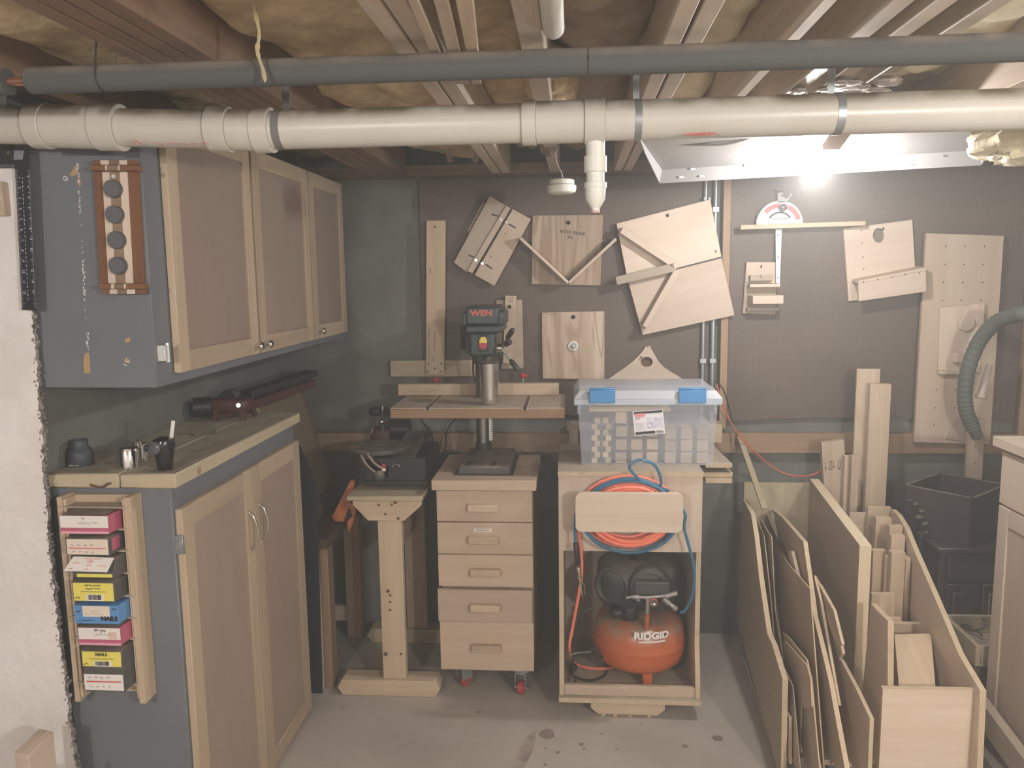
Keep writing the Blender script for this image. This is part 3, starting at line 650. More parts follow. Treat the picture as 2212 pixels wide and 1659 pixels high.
px2box('bottom_ledge', 1615, 1683, 664, 672, 3.44, Y0, PLYD)
q = PY(1645, 596, 3.43); MB().cyl(q+V((0, .02, 0)), q-V((0, .004, 0)), .005, n=10).build('bolt', FIXW, t)
peghook(t, 1643, 577, Y0)

t = thing('box_jig', 'plywood jig with round hole and a boxed ledge, left of the tall drilled board', 'jig', base((1910, 650), 3.48))
Y0 = 3.478
board(t, 'back_plate', [(1822, 494), (1971, 474), (1977, 574), (1975, 632), (1833, 651)], Y0, .016, (PLYP, EDGEP), (1, 0, .1), [holepx(1898, 508.5, 12, 18, 16)])
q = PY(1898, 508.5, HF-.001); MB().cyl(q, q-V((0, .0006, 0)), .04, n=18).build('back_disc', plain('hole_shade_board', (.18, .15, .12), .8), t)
f = pyp([(1854, 613), (2000, 584), (2001.5, 630), (1855, 651)], 3.395); MB().prism(f, (0, .012, 0), 0, 1).build('front_board', [PLYP, EDGEP], t, .001)
a, b = PY(1831, 606, Y0), PY(1972, 580, Y0); MB().prism([f[0]+V((0, .001, 0)), f[1]+V((0, .001, 0)), V((f[1].x, Y0, f[1].z+.006)), V((f[0].x, Y0, f[0].z+.006))], (.002, 0, .012), 0, 0).build('top_board', [PLYP], t, .001)
MB().prism([V((f[0].x+.01, 3.407, f[0].z)), V((f[0].x+.01, Y0, f[0].z-.0)), V((f[0].x+.01, 3.407, f[3].z+.01))], (.012, 0, 0)).build('gusset', PLYD, t)
MB().prism([V((f[1].x-.03, 3.407, f[1].z)), V((f[1].x-.03, Y0, f[1].z-.0)), V((f[1].x-.03, 3.407, f[2].z+.01))], (.012, 0, 0)).build('gusset', PLYD, t)
for (x, y) in ((1860.5, 498), (1862, 525.5), (1864, 555.5), (1865.5, 581)):
    q = PY(x, y, Y0); MB().cyl(q+V((0, .001, 0)), q-V((0, .0006, 0)), .003, n=8).build('screw_hole', INK, t)
for (x, y) in ((1865, 609), (1896, 604), (1927, 599), (1956, 593), (1986, 590)):
    q = PY(x, y, 3.395); MB().cyl(q+V((0, .001, 0)), q-V((0, .0006, 0)), .003, n=8).build('screw_hole', INK, t)
peghook(t, 1905, 496, Y0)

t = thing('drilled_board', 'tall plywood board drilled in a grid with small blocks on it behind the grey hose', 'jig', base((2070, 960), 3.46))
Y0 = 3.458
board(t, 'panel', [(2001, 503.5), (2169, 509), (2139, 960), (1974, 955.5)], Y0, .018, (PLY, EDGE), (0, 0, 1))
for r_, (y, xs) in enumerate(((532, (2043, 2084.5, 2127)), (571, (2041, 2082, 2124)), (610, (2038, 2079.5, 2122)), (649, (2035.5, 2077, 2119)), (688.5, (2033,)), (727, (2030,)), (765, (2027,)), (803.5, (2025,)), (842, (2022.5, 2064)), (880.5, (2020, 2061.5)), (918, (2017.5, 2075)))):
    for x in xs: q = PY(x, y, Y0); MB().cyl(q+V((0, .001, 0)), q-V((0, .0006, 0)), .0032, n=7).build('drilled_hole', INK, t)
q = PY(2088, 698, Y0-.02); MB().cyl(q, q+V((0, .02, 0)), .034, n=8).build('octagon_block', PLYP, t, .002)
board(t, 'plate', [(2030, 665), (2124, 654), (2118, 806), (2026, 800)], Y0-.006, .006, (PLYP, EDGEP), (0, 0, 1))
a, b = PY(2066, 784, Y0-.05), PY(2088, 763, Y0-.05); MB().bx(a.x, b.x, Y0-.05, Y0-.006, a.z, b.z).build('stop_block', PLYP, t, .002)
MB().bar(PY(2026, 804, Y0-.015), PY(2082, 806, Y0-.015), .018, .012).build('ledge', PLYP, t, .001)
board(t, 'corner_patch', [(2052, 926), (2066, 899), (2086, 921), (2082, 955), (2044, 948)], Y0-.005, .005, (PLYD, EDGE))
MB().bar(PY(2122, 655, Y0-.014), PY(2118, 715, Y0-.014), .016, .012, (0, 1, 0)).build('side_cleat', PLYP, t, .001)

t = thing('hanging_strip', 'thin pale strip with screw holes hanging behind the dark box', 'jig', base((2108, 1030), 3.43))
board(t, 'strip', [(2092, 900), (2128, 905), (2122, 1036), (2086, 1034)], 3.44, .014, (PLY, EDGE), (0, 0, 1))
for x, y in ((2106, 964), (2106, 1001)): q = PY(x, y, 3.44); MB().cyl(q+V((0, .001, 0)), q-V((0, .0006, 0)), .003, n=8).build('screw_hole', INK, t)
t = thing('vacuum_hose', 'thick grey-green vacuum hose curving down over the tall drilled board', 'hose', base((2108, 944), 3.3))
P = spl([V((2.02, 3.3, .3)), V((2.0, 3.2, .9)), V((1.95, 3.05, 1.28)), PY(2330, 735, 2.95), PY(2230, 682, 3.0), PY(2190, 682, 3.1), PY(2150, 698, 3.2), PY(2115, 738, 3.27), PY(2092, 795, 3.3), PY(2084, 850, 3.32), PY(2088, 890, 3.33), PY(2100, 920, 3.34), PY(2112, 944, 3.35)], 14)
R = [.0285+.0014*math.sin(i*1.9) for i in range(len(P))]
MB().tube(P, [r*(1 if i < len(P)-12 else .8) for i, r in enumerate(R)], 14).build('hose', HOSEG, t)
A, B = PY(2118, 860, 3.33), PY(2135, 795, 3.35)
MB().lathe(A, B-A, [(.022, 0), (.022, .012), (.017, .013), (.0145, .1), (.013, .14)], 18).build('adapter', clearish('smoky_plastic', (.6, .5, .44), .6, .25), t)

# red toggle clamps peeking out behind the fence
for px, lab in (((942, 820), 'red star knob at the left behind the drill press fence'), ((1128, 808), 'red knob on the right end of the drill press lever side')):
    pass

# ================================================================== LEFT: CABINETS AND WHAT IS ON THEM
CX = -1.0
uc = thing('wall_cabinet', 'blue-grey wall cabinet with three wooden doors above the counter', 'cabinet', (-1.17, 2.69, 1.36))
UY0, UY1, UZ0, UZ1 = 1.868, 3.478, 1.372, 2.012
MB().bx(-1.338, CX-.02, UY0, UY1, UZ0, UZ1).build('body', BLUE, uc, .002)
def door(parent, y0, y1, z0, z1, X, st=.055, name='door', sgn=1, matf=MAPLE, matp=PANEL, th=.019):
    """frame-and-panel door in the plane X, facing +x (sgn 1) or -x"""
    xa, xb = (X-th, X) if sgn > 0 else (X, X+th)
    m_ = (xa+xb)/2; d = MB().bx(m_-.003, m_+.003, y0+st-.004, y1-st+.004, z0+st-.004, z1-st+.004, g=2).build(name, matp, parent)
    MB().bx(xa, xb, y0, y0+st, z0, z1).build('stile', matf, d, .002); MB().bx(xa, xb, y1-st, y1, z0, z1).build('stile', matf, d, .002)
    MB().bx(xa, xb, y0+st, y1-st, z0, z0+st).build('rail', matf, d, .002); MB().bx(xa, xb, y0+st, y1-st, z1-st, z1).build('rail', matf, d, .002); return d
def knob(parent, X, y, z, s=1):
    MB().lathe((X, y, z), XA*s, [(.006, 0), (.0045, .012), (.012, .016), (.0135, .020), (.010, .026), (.001, .027)], 16).build('knob', CHROME, parent)
ud = []
for px0, px1 in ((377, 552), (557, 673), (676, 762)):
    y0 = PX(px0, 600, CX).y; y1 = PX(px1, 600, CX).y; ud.append((door(uc, y0, min(y1, 3.472), 1.398, 2.04, CX), y0, y1))
knob(ud[0][0], CX, ud[0][2]-.028, 1.425); knob(ud[1][0], CX, ud[1][1]+.03, 1.425); knob(ud[2][0], CX, ud[2][1]+.045, 1.43)
MB().bx(CX-.022, CX-.001, UY0+.012, UY0+.03, 1.436, 1.475).cyl((CX-.004, UY0+.031, 1.432), (CX-.004, UY0+.031, 1.48), .005, n=10).build('hinge', SCREW, uc, .001)
# flaked paint, glue drips and a screw on the end panel
mb = MB()
for i in range(70):
    y = random.choice((random.uniform(345, 480), random.uniform(480, 690), random.uniform(560, 640))); x = 167+(y-345)*.055+random.uniform(-2, 2)
    q = PY(x, y, UY0-.0005); mb.box(q, (random.uniform(.001, .003), .001, random.uniform(.001, .006)))
for i in range(16):
    q = PY(188+random.uniform(-2, 4), random.uniform(720, 760), UY0-.0005); mb.box(q, (.002, .001, random.uniform(.002, .006)))
for i in range(9):
    q = PY(272+random.uniform(-6, 8), random.uniform(770, 795), UY0-.0005); mb.box(q, (.003, .001, random.uniform(.001, .003)))
o = mb.build('glue_drips', WHITE, uc); o['kind'] = 'stuff'
CHIP = plain('bare_wood_chip', (.45, .29, .14), .8)
for pl in ([(158, 366), (166, 352), (167, 375), (160, 380), (150, 378)], [(168, 384), (172, 380), (175, 400), (169, 400)], [(184, 762), (192, 763), (194, 780), (195, 805), (182, 806), (180, 780)], [(268, 735), (280, 728), (282, 738), (272, 740)], [(267, 778), (275, 775), (280, 780), (272, 786)]):
    MB().prism(pyp(pl, UY0-.0008), (0, .0008, 0)).build('paint_chip', CHIP, uc)
q = PY(143, 386, UY0); MB().cyl(q, q-V((0, .004, 0)), .0058, n=14).build('screw', SCREW, uc)
q2 = q-V((0, .0043, 0)); MB().box(q2, (.006, .0006, .0014)).box(q2, (.0014, .0006, .006)).build('screw_slot', INK, uc)

# striped disc holder on the end panel
t = thing('disc_rack', 'striped walnut and maple rack holding four grey discs on the cabinet end', 'rack', base((265, 635), UY0-.01))
Yf = UY0-.014
T0, T1, B0, B1 = (201, 368), (296, 368), (215, 612), (309, 612)
for k, (a, b) in enumerate(((0, .2), (.2, .37), (.37, .6), (.6, .78), (.78, 1))):
    e = lambda p0, p1, f: (p0[0]+(p1[0]-p0[0])*f, p0[1]+(p1[1]-p0[1])*f)
    MB().prism(pyp([e(T0, T1, a), e(T0, T1, b), e(B0, B1, b), e(B0, B1, a)], Yf), (0, .0135, 0), g=(0, 0, 1)).build('stripe', WALNUT if k in (0, 4) else (PLYP if k in (1, 3) else wood('stripe_brown', (.30, .20, .14), (.24, .15, .1), ring=.2)), t, .0004)
LM = [WALNUT, PLYP, wood('ledge_brown', (.25, .16, .11), (.2, .12, .08)), WALNUT]
def ledge(x0, x1, y0, y1, dep, fr):
    for k in range(len(fr)-1):
        xa, xb = x0+(x1-x0)*fr[k], x0+(x1-x0)*fr[k+1]
        MB().prism(pyp([(xa, y0), (xb, y0), (xb, y1), (xa, y1)], Yf-dep), (0, dep-.0005, 0)).build('ledge_block', LM[k % 4] if k % 2 == 0 else LM[1], t, .0004)
ledge(199, 296, 346, 356, .014, (0, .18, .37, .6, .78, 1)); ledge(195, 294, 357, 368, .03, (0, .32, .36, .6, .64, 1))
ledge(213, 308, 613, 624, .03, (0, .28, .35, .57, .62, 1)); ledge(220, 312, 625, 635, .014, (0, .18, .36, .58, .78, 1))
q = PY(246, 381, Yf); MB().cyl(q, q-V((0, .003, 0)), .005, n=12).build('screw', SCREW, t)
G = 'grey discs held on the striped rack'
for k, (x, y) in enumerate(((250, 409), (254, 464), (258, 519), (261, 574))):
    q = PY(x-2, y, Yf-.0005)
    one('grey_disc', 'grey round disc, %s from the top of the striped rack' % ('first', 'second', 'third', 'fourth')[k], 'disc', MB().lathe(q, -YA, [(.0195, 0), (.0205, .002), (.0205, .014), (.019, .016)], 30), COAST, G)

# framing square hung on the white wall
t = thing('framing_square', 'black steel framing square with white graduations on the white wall', 'square', base((60, 670), 1.83))
Yq = 1.822
MB().prism(pyp([(0-60, 322), (60, 322), (78, 670), (47, 670), (32, 362), (-60, 362)], Yq), (0, .003, 0)).build('blade', plain('black_steel', (.015, .016, .022), .45), t, .0006)
GW = plain('graduation_white', (.55, .58, .66), .6)
mb = MB()
for i in range(100):
    y = 368+i*3.0; L = .007 if i % 8 == 0 else (.005 if i % 4 == 0 else .003)
    a = PY(33+(y-362)*.0487, y, Yq-.0003); b = PY(62+(y-330)*.047, y, Yq-.0003)
    mb.box(a+V((L/2, 0, 0)), (L, .0004, .0006)); mb.box(b-V((L/2, 0, 0)), (L, .0004, .0006))
for i in range(20):
    a = PY(-50+i*4.2, 361, Yq-.0003); mb.box(a+V((0, 0, .003)), (.0005, .0004, .006))
for i in range(30):
    y = 385+i*9; a = PY(47+(y-362)*.048, y, Yq-.0003); mb.box(a, (.0012, .0004, random.uniform(.002, .007)))
mb.build('graduations', GW, t)
for i in range(12):
    y = 383+i*22.6
    text(str(i+1), .0085, PY(40+(y-362)*.0487, y, Yq-.0005), (.05, 0, -1), (1, 0, .05), GW, 'numeral', t)
    text(str(i+3), .0085, PY(59+(y-362)*.0487, y-2, Yq-.0005), (.05, 0, -1), (1, 0, .05), GW, 'numeral', t)
mb = MB()
for i in range(9): mb.bar(PY(30+i*2.2, 345, Yq-.0004), PY(24+i*2.4+8, 325, Yq-.0004), .0008, .0004, (0, 1, 0))
mb.build('etched_marks', GW, t)
q = PY(20, 330, Yq); MB().cyl(V((q.x, 1.84, q.z)), q-V((0, .004, 0)), .004, n=8).build('nail', CHROME, t)

# base cabinet
BX0, BX1, BY0, BY1, CZ = -1.336, -1.019, 1.893, 2.79, 1.112
bc = thing('base_cabinet', 'tall blue-grey base cabinet with two wooden doors under the thick counter', 'cabinet', ((BX0+BX1)/2, 2.34, 0))
MB().bx(BX0, BX1, BY0, BY1, 0, CZ).build('body', BLUE, bc, .003)
ym = PX(549, 1100, CX).y
d1 = door(bc, BY0+.012, ym-.003, .012, 1.052, CX, .06); d2 = door(bc, ym+.003, BY1-.005, .012, 1.052, CX, .06)
for d, y in ((d1, ym-.04), (d2, ym+.045)):
    z = .86; MB().tube(spl([(CX-.001, y, z+.062), (CX+.014, y, z+.045), (CX+.025, y, z), (CX+.014, y, z-.045), (CX-.001, y, z-.062)], 6), [.006]+[.0042]*23+[.006], 10).build('handle', CHROME, d)
for z in (.96, .2): MB().bx(BX1-.001, CX+.001, BY0+.004, BY0+.014, z-.025, z+.025).bx(BX1, CX-.004, BY0, BY0+.006, z-.012, z+.012).build('hinge', STEEL, bc, .001)
ct = thing('counter_top', 'thick dusty pine counter of two planks on the base cabinet', 'counter', (-1.17, 2.35, CZ))
CTW = wood('counter_pine', (.56, .49, .36), (.45, .37, .25), ring=.5, dust=.75, dcol=(.30, .275, .22))
xs = PY(262, 1050, 1.893).x
MB().bx(-1.34, xs-.0012, 1.885, 2.81, CZ, 1.15, g=1).build('plank', CTW, ct, .004)
MB().bx(xs+.0012, CX+.0, 1.885, 2.81, CZ, 1.15, g=1).build('plank', CTW, ct, .004)
MB().tube(spl([PY(195, 1047, 1.883), PY(208, 1051, 1.882), PY(222, 1052, 1.882), PY(232, 1046, 1.882), PY(240, 1044, 1.883)]), .0032, 6).build('bark_crack', DARKW, ct)
q = PX(430, 1017, CX); MB().sup(q, (.002, .012, .011), .8, 10, 6).build('knot', RAILW, ct)

# things on the counter
q = PZ(165, 1008, 1.15)
t = thing('hose_cuff', 'dark rubber hose adapter standing at the left end of the counter', 'adapter', (q.x, q.y+.02, 1.15))
MB().lathe((q.x, q.y+.02, 1.15), ZA, [(.032, 0), (.033, .003), (.033, .022), (.0325, .03), (.029, .042), (.0215, .05), (.021, .068), (.019, .069), (.018, .05)], 30, cap=False).build('body', plain('slate_rubber', (.035, .042, .055), .5), t)
mb = MB(); scrib(mb, (q.x-.012, q.y-.0135, 1.156), XA, ZA, .028, .004, 9, .0006); mb.build('marking', WHITE, t)
G = 'polished steel canisters on the counter'
for px, lab, r, h in (((266, 1016), 'polished steel canister on the counter, the front one of the pair', .0285, .050), ((288, 1001), 'polished steel canister on the counter, the one behind with a knob lid', .0275, .044)):
    q = PZ(*px, 1.15); y = q.y+r
    t = thing('steel_canister', lab, 'canister', (q.x, y, 1.15), G)
    MB().lathe((q.x, y, 1.15), ZA, [(r-.002, 0), (r, .001), (r, h-.002), (r-.001, h)], 32).build('body', CHROME, t)
    MB().lathe((q.x, y, 1.15+h), ZA, [(r-.003, 0), (r-.003, .004), (r-.006, .006), (.001, .006)] if r > .028 else [(r-.003, 0), (r-.004, .005), (.012, .007), (.012, .012), (.001, .013)], 28).build('lid', CHROME, t)
q = PZ(352, 1018, 1.15)
t = thing('knob_tool', 'black handheld clamp tool with clear knob and white stick on the counter', 'tool', (q.x, q.y+.012, 1.15))
x, y = q.x, q.y+.012
MB().lathe((x, y, 1.15), ZA, [(.016, 0), (.018, .004), (.026, .052), (.029, .066), (.025, .08), (.010, .087), (.001, .088)], 20).build('body', plain('gloss_black', (.012, .012, .014), .18), t)
MB().lathe((x-.006, y-.022, 1.212), (-.5, -.85, .1), [(.015, 0), (.018, .006), (.018, .014), (.008, .018), (.001, .018)], 12).build('clear_knob', plain('smoky_knob', (.12, .13, .14), .15), t)
MB().sup((x-.033, y-.022, 1.212), (.007, .007, .009), .8, 10, 8).build('side_button', BLACK, t)
MB().bar((x+.012, y+.014, 1.22), (x+.022, y+.016, 1.276), .010, .002, (0, 1, 0)).build('white_stick', WHITE, t, .001)
mb = MB()
for i in range(40): mb.sup((x+random.gauss(0, .017), y-.014+random.gauss(0, .007), 1.152), (random.uniform(.001, .005), random.uniform(.001, .003), .001), 1, 5, 3)
o = one('shavings', 'small heap of dark shavings at the foot of the black clamp tool', 'shavings', mb, DARKW); o['kind'] = 'stuff'

# nail rack on the end of the base cabinet
RY0, RY1 = 1.838, 1.892
def rx(px, py, Y=RY0): return PY(px, py, Y)
zt, zb = PY(125, 1074, RY0).z, PY(158, 1516, RY0).z
xl, xr = PY(141, 1290, RY0).x, PY(297, 1290, RY0).x
nr = thing('nail_box_rack', 'slotted wooden rack of cartons screwed to the blue base cabinet end', 'rack', ((xl+xr)/2, RY1, zb))
MB().bx(xl, xl+.014, RY0, RY1, zb, zt, g=2).build('side', PINE, nr, .001); MB().bx(xl+.014, xl+.022, RY0+.004, RY1, zb+.012, zt-.006, g=2).build('slot_strip', EDGEP, nr, .001)
MB().bx(xr-.017, xr, RY0, RY1, zb, zt, g=2).build('side', PINE, nr, .001); MB().bx(xr-.024, xr-.017, RY0+.004, RY1, zb+.012, zt-.006, g=2).build('slot_strip', EDGEP, nr, .001)
MB().bx(xl+.022, xr-.024, RY1-.014, RY1-.002, zt-.035, zt-.004).build('top_cleat', PINE, nr, .001)
MB().bx(xl+.022, xr-.024, RY1-.016, RY1-.002, zb+.012, zb+.05).build('bottom_cleat', PINE, nr, .001)
shz = []
for py in (1096, 1143, 1189, 1237, 1286, 1333, 1378, 1476):
    z = PY(200, py, RY0).z; shz.append(z); MB().bx(xl+.003, xr-.006, RY0-.001, RY1-.006, z-.002, z+.002).build('shelf', PLYD, nr)
CARTL = [('white and pink carton, topmost in the nail rack', (132, 1113, 232, 1148), WHITE, 'pink'), ('grey carton with cream label and red lines, second in the nail rack', (144, 1163, 234, 1192), DCARD, 'cream'),
 ('dark carton with white leaflet over its front, third in the nail rack', (157, 1200, 250, 1240), DCARD, 'flap'), ('dark carton with bright yellow label and barcode in the nail rack', (158, 1254, 246, 1288), DCARD, 'yellow'),
 ('blue carton with white sticker in the nail rack', (162, 1303, 255, 1343), BCARD, 'blue'), ('white and pink carton below the blue one in the nail rack', (171, 1348, 266, 1384), WHITE, 'pink2'),
 ('dark carton with yellow label, second from the bottom of the nail rack', (178, 1408, 273, 1440), DCARD, 'yellow2'), ('dark carton with white label at the bottom of the nail rack', (183, 1441, 274, 1475), DCARD, 'white')]
CREAM = plain('cream_label', (.76, .66, .56), .6)
for i, (lab, (x0, y0, x1, y1), m, kind) in enumerate(CARTL):
    yf = 1.795 if i != 2 else 1.80
    a = PY(x0, y1, yf); b = PY(x1, y0, yf)
    z0 = [s for s in (shz[1], shz[2], shz[3], shz[4], shz[5], shz[6], None, shz[7])][i]
    z0 = (a.z if z0 is None else z0+.0022); z1 = max(b.z, z0+.02)
    if i == 6: z0 = zprev_top = PY(180, 1441, 1.795).z+.0012
    if i == 7: z1 = PY(180, 1441, 1.795).z
    t = thing('nail_carton', lab, 'carton', ((a.x+b.x)/2, yf+.045, z0), 'cartons in the nail rack')
    a.x = max(a.x, xl+.0235); b.x = min(b.x, xr-.0265)
    top_ = (shz+[0])[(0, 1, 2, 3, 4, 5, 6, 6)[i]]-.0085
    z1 = min(z1, top_)
    side = PINK if 'pink' in kind else m
    MB().bx(a.x, b.x, yf, RY1-.020, z0, z1).build('carton', side, t, .0008)
    f = yf-.0006
    def lab_(name, fx0, fx1, fz0, fz1, mm, off=0): return MB().bx(a.x+(b.x-a.x)*fx0, a.x+(b.x-a.x)*fx1, f-off, f+.0005-off, z0+(z1-z0)*fz0, z0+(z1-z0)*fz1).build(name, mm, t)
    def P_(fx_, fz): return V((a.x+(b.x-a.x)*fx_, f-.0012, z0+(z1-z0)*fz))
    mb = MB()
    if kind in ('pink', 'pink2'):
        lab_('front_panel', 0, 1, .34, 1, WHITE); lab_('pink_band', 0, 1, .14, .34, PINK, .0001); lab_('pale_band', 0, 1, 0, .14, plain('pale_pink', (.75, .35, .45), .6))
        scrib(mb, P_(.38, .62), XA, ZA, .05, .007, 9); scrib(mb, P_(.45, .85), XA, ZA, .01, .006, 3); mb.build('printing', GREYINK, t)
        if kind == 'pink2':
            mb = MB(); scrib(mb, P_(.4, .86), XA, ZA, .008, .008, 3); scrib(mb, P_(.55, .84), XA, ZA, .012, .009, 3); mb.build('pen_mark', INK, t); lab_('pink_stamp', .72, .92, .4, .78, plain('stamp_pink', (.72, .52, .46), .6), .0004)
        MB().bx(a.x+.006, b.x-.004, yf-.002, RY1-.02, z1+.003, z1+.0045).build('flap', DCARD, t)
    elif kind in ('cream', 'white'):
        lab_('label', .02 if kind == 'cream' else 0, .98, .06, .94 if kind == 'cream' else .72, CREAM if kind == 'cream' else WHITE)
        mb.bx(P_(.06, .4).x, P_(.93, .4).x, f-.0014, f-.001, P_(0, .4).z, P_(0, .45).z); mb.build('red_line', REDINK, t)
        mb = MB()
        for q in range(4): scrib(mb, P_(.12+q*.15, .6), XA, ZA, .008, .006, 3); scrib(mb, P_(.15+q*.15, .22), XA, ZA, .006, .006, 3)
        mb.build('printing', GREYINK, t)
        if kind == 'cream': MB().bx(b.x, b.x+.0006, yf+.012, yf+.045, z0+.008, z1-.004).build('side_label', PINK, t)
    elif kind == 'flap':
        q = pyp([(160, 1201), (248, 1204), (243, 1229), (150, 1226)], f); q = [q[0]+V((0, -.002, 0)), q[1]+V((0, -.002, 0)), q[2]+V((0, -.022, 0)), q[3]+V((0, -.022, 0))]
        MB().prism(q, (0, -.0008, 0)).build('leaflet', WHITE, t); lab_('yellow_edge', .1, .9, .02, .2, YCARD)
        n = (q[1]-q[0]).cross(q[3]-q[0]).normalized(); n = n if n.y < 0 else -n; u = (q[1]-q[0]).normalized(); v = n.cross(u)
        for (fu, fv, wd) in ((.3, .15, .045), (.1, .45, .018), (.75, .6, .02), (.46, .6, .014), (.1, .85, .008), (.48, .85, .01)):
            scrib(mb, q[0]+(q[1]-q[0])*fu+(q[3]-q[0])*fv+n*.0022, u, v, wd, .002, 6, .0005)
        c_ = q[0]+(q[1]-q[0])*.5+(q[3]-q[0])*.33+n*.0022
        for sg in (-.0035, .0035): mb.tube([c_+u*sg+u*.0032*math.cos(k*.8)+v*.003*math.sin(k*.8) for k in range(9)], .0004, 4)
        mb.build('printing', REDINK, t)
    elif kind in ('yellow', 'yellow2'):
        lab_('label', .02, .97, .04, .97, YCARD)
        k0 = (.36, .68) if kind == 'yellow' else (.34, .68)
        lab_('barcode_patch', k0[0]-.05, k0[1]+.05, .05, .38, WHITE, .0002)
        for q in range(15): mb.bx(P_(k0[0]+(k0[1]-k0[0])*q/15, 0).x, P_(k0[0]+(k0[1]-k0[0])*(q+random.uniform(.3, .8))/15, 0).x, f-.0009, f-.0005, P_(0, .1).z, P_(0, .36).z)
        mb.bx(P_(.2, 0).x, P_(.8, 0).x, f-.0012, f-.0008, P_(0, .52).z, P_(0, .54).z)
        scrib(mb, P_(.05, .2), XA, ZA, .012, .005, 4); mb.build('printing', INK, t)
        text('NAILS', .0115, P_(.5, .80), XA, ZA, INK, 'lettering', t, .0002) if kind == 'yellow2' else None
        if kind == 'yellow':
            mb = MB(); scrib(mb, P_(.3, .86), XA, ZA, .042, .004, 10); scrib(mb, P_(.32, .68), XA, ZA, .038, .004, 9); mb.build('fine_print', INK, t)
        MB().bx(a.x-.001, b.x+.0003, yf-.004, RY1-.022, z1+.001, z1+.0022).build('flap', DCARD, t)
    else:
        text('NAILS', .016, P_(.79, .30), XA, ZA, INK, 'lettering', t, .0006, sx=1.0)
        lab_('sticker', .20, .81, .40, .99, CREAM, .0009)
        scrib(mb, P_(.25, .55), XA, ZA, .05, .004, 9); scrib(mb, P_(.4, .72), XA, ZA, .02, .003, 4); mb.build('printing', GREYINK, t)
        mb = MB(); scrib(mb, P_(.1, .2), XA, ZA, .04, .003, 7); scrib(mb, P_(.06, .7), XA, ZA, .01, .008, 4); scrib(mb, P_(.86, .82), XA, ZA, .012, .006, 4); mb.build('small_print', NAVY, t)

# red and black tool at the far end of the counter
q = PZ(520, 893, 1.15); tx, ty = -1.2, 2.66
t = thing('bench_planer', 'dark red bench tool with black motor at the far end of the counter', 'power tool', (tx, ty, 1.15))
MB().sup((tx+.0, ty+.02, 1.20), (.075, .05, .028), .45, 18, 10).build('body', DKRED, t)
MB().cyl((tx-.115, ty-.02, 1.195), (tx-.06, ty, 1.197), .034, n=18).build('motor', BLACK, t)
MB().lathe((tx+.0, ty+.02, 1.222), YA, [(.03, -.02), (.034, -.016), (.034, .016), (.03, .02)], 20).build('wheel_guard', BLACKD, t)
MB().bar((tx+.03, ty+.02, 1.187), (tx+.11, ty+.55, 1.205), .05, .03).build('bed', DKRED, t, .003)
MB().bar((tx+.02, ty+.1, 1.222), (tx+.10, ty+.6, 1.24), .06, .026).build('fence_rail', NAVY, t, .003)
for a in ((.055, -.02), (.06, .05), (-.03, -.03), (-.03, .055)): MB().bar((tx+a[0], ty+a[1], 1.19), (tx+a[0]*1.15, ty+a[1]*1.2, 1.151), .016, .016, (1, 0, 0)).build('leg', DKRED, t, .002)
MB().bar((tx-.04, ty-.035, 1.172), (tx+.03, ty-.04, 1.175), .012, .01).build('lever', DKRED, t, .001)
MB().cyl((tx+.045, ty-.03, 1.205), (tx+.055, ty-.045, 1.207), .008, n=12).build('knob', CHROME, t)
q = PZ(380, 940, 1.15); mb = MB(); mb.tube(spl([(q.x+.01, q.y, 1.153), (q.x+.04, q.y+.02, 1.153), (q.x+.07, q.y-.02, 1.153), (q.x+.11, q.y+.02, 1.153), (q.x+.10, q.y+.06, 1.153)]), .0016, 5)
one('string_scrap', 'dark curl of string lying on the counter behind the black clamp tool', 'string', mb, DARKW)
q = PZ(345, 925, 1.15); MBx = MB().box((q.x-.02, q.y, 1.162), (.05, .03, .022)); one('wood_scrap', 'small dark block on the counter behind the black clamp tool', 'block', MBx, DARKW, None, .002)

# foreground plywood piece by the white wall
t = thing('plywood_upright', 'double-thick plywood piece standing in front of the white wall, bottom corner', 'plywood', (-1.34, 1.7, 0))
a, b, c, d = PZ(85, 1573, .54), PZ(115, 1582, .54), PZ(62, 1633, .54), PZ(30, 1625, .54)
Ym = [V((p.x, p.y, 0)) for p in (d, c, b, a)]
d1_ = (Ym[1]-Ym[0])/2; bk = Ym[3]-Ym[0]
for k in range(2):
    MB().prism([Ym[0]+d1_*k, Ym[0]+d1_*(k+1)-d1_*.02, Ym[0]+d1_*(k+1)-d1_*.02+bk, Ym[0]+d1_*k+bk], (0, 0, .54), 0, 0, (0, 0, 1)).build('layer', PLYP, t, .001)
q = PZ(150, 1650, .45); one('wood_offcut', 'short wood offcut low beside the blue cabinet and white wall', 'offcut', MB().bar((q.x+.01, q.y-.14, .22), (q.x+.01, q.y+.0, .44), .03, .016, (1, 0, 0)).bar((q.x+.01, q.y-.14, .22), (q.x+.008, q.y-.14, 0), .03, .016, (1, 0, 0)), PLYP, None, .001)

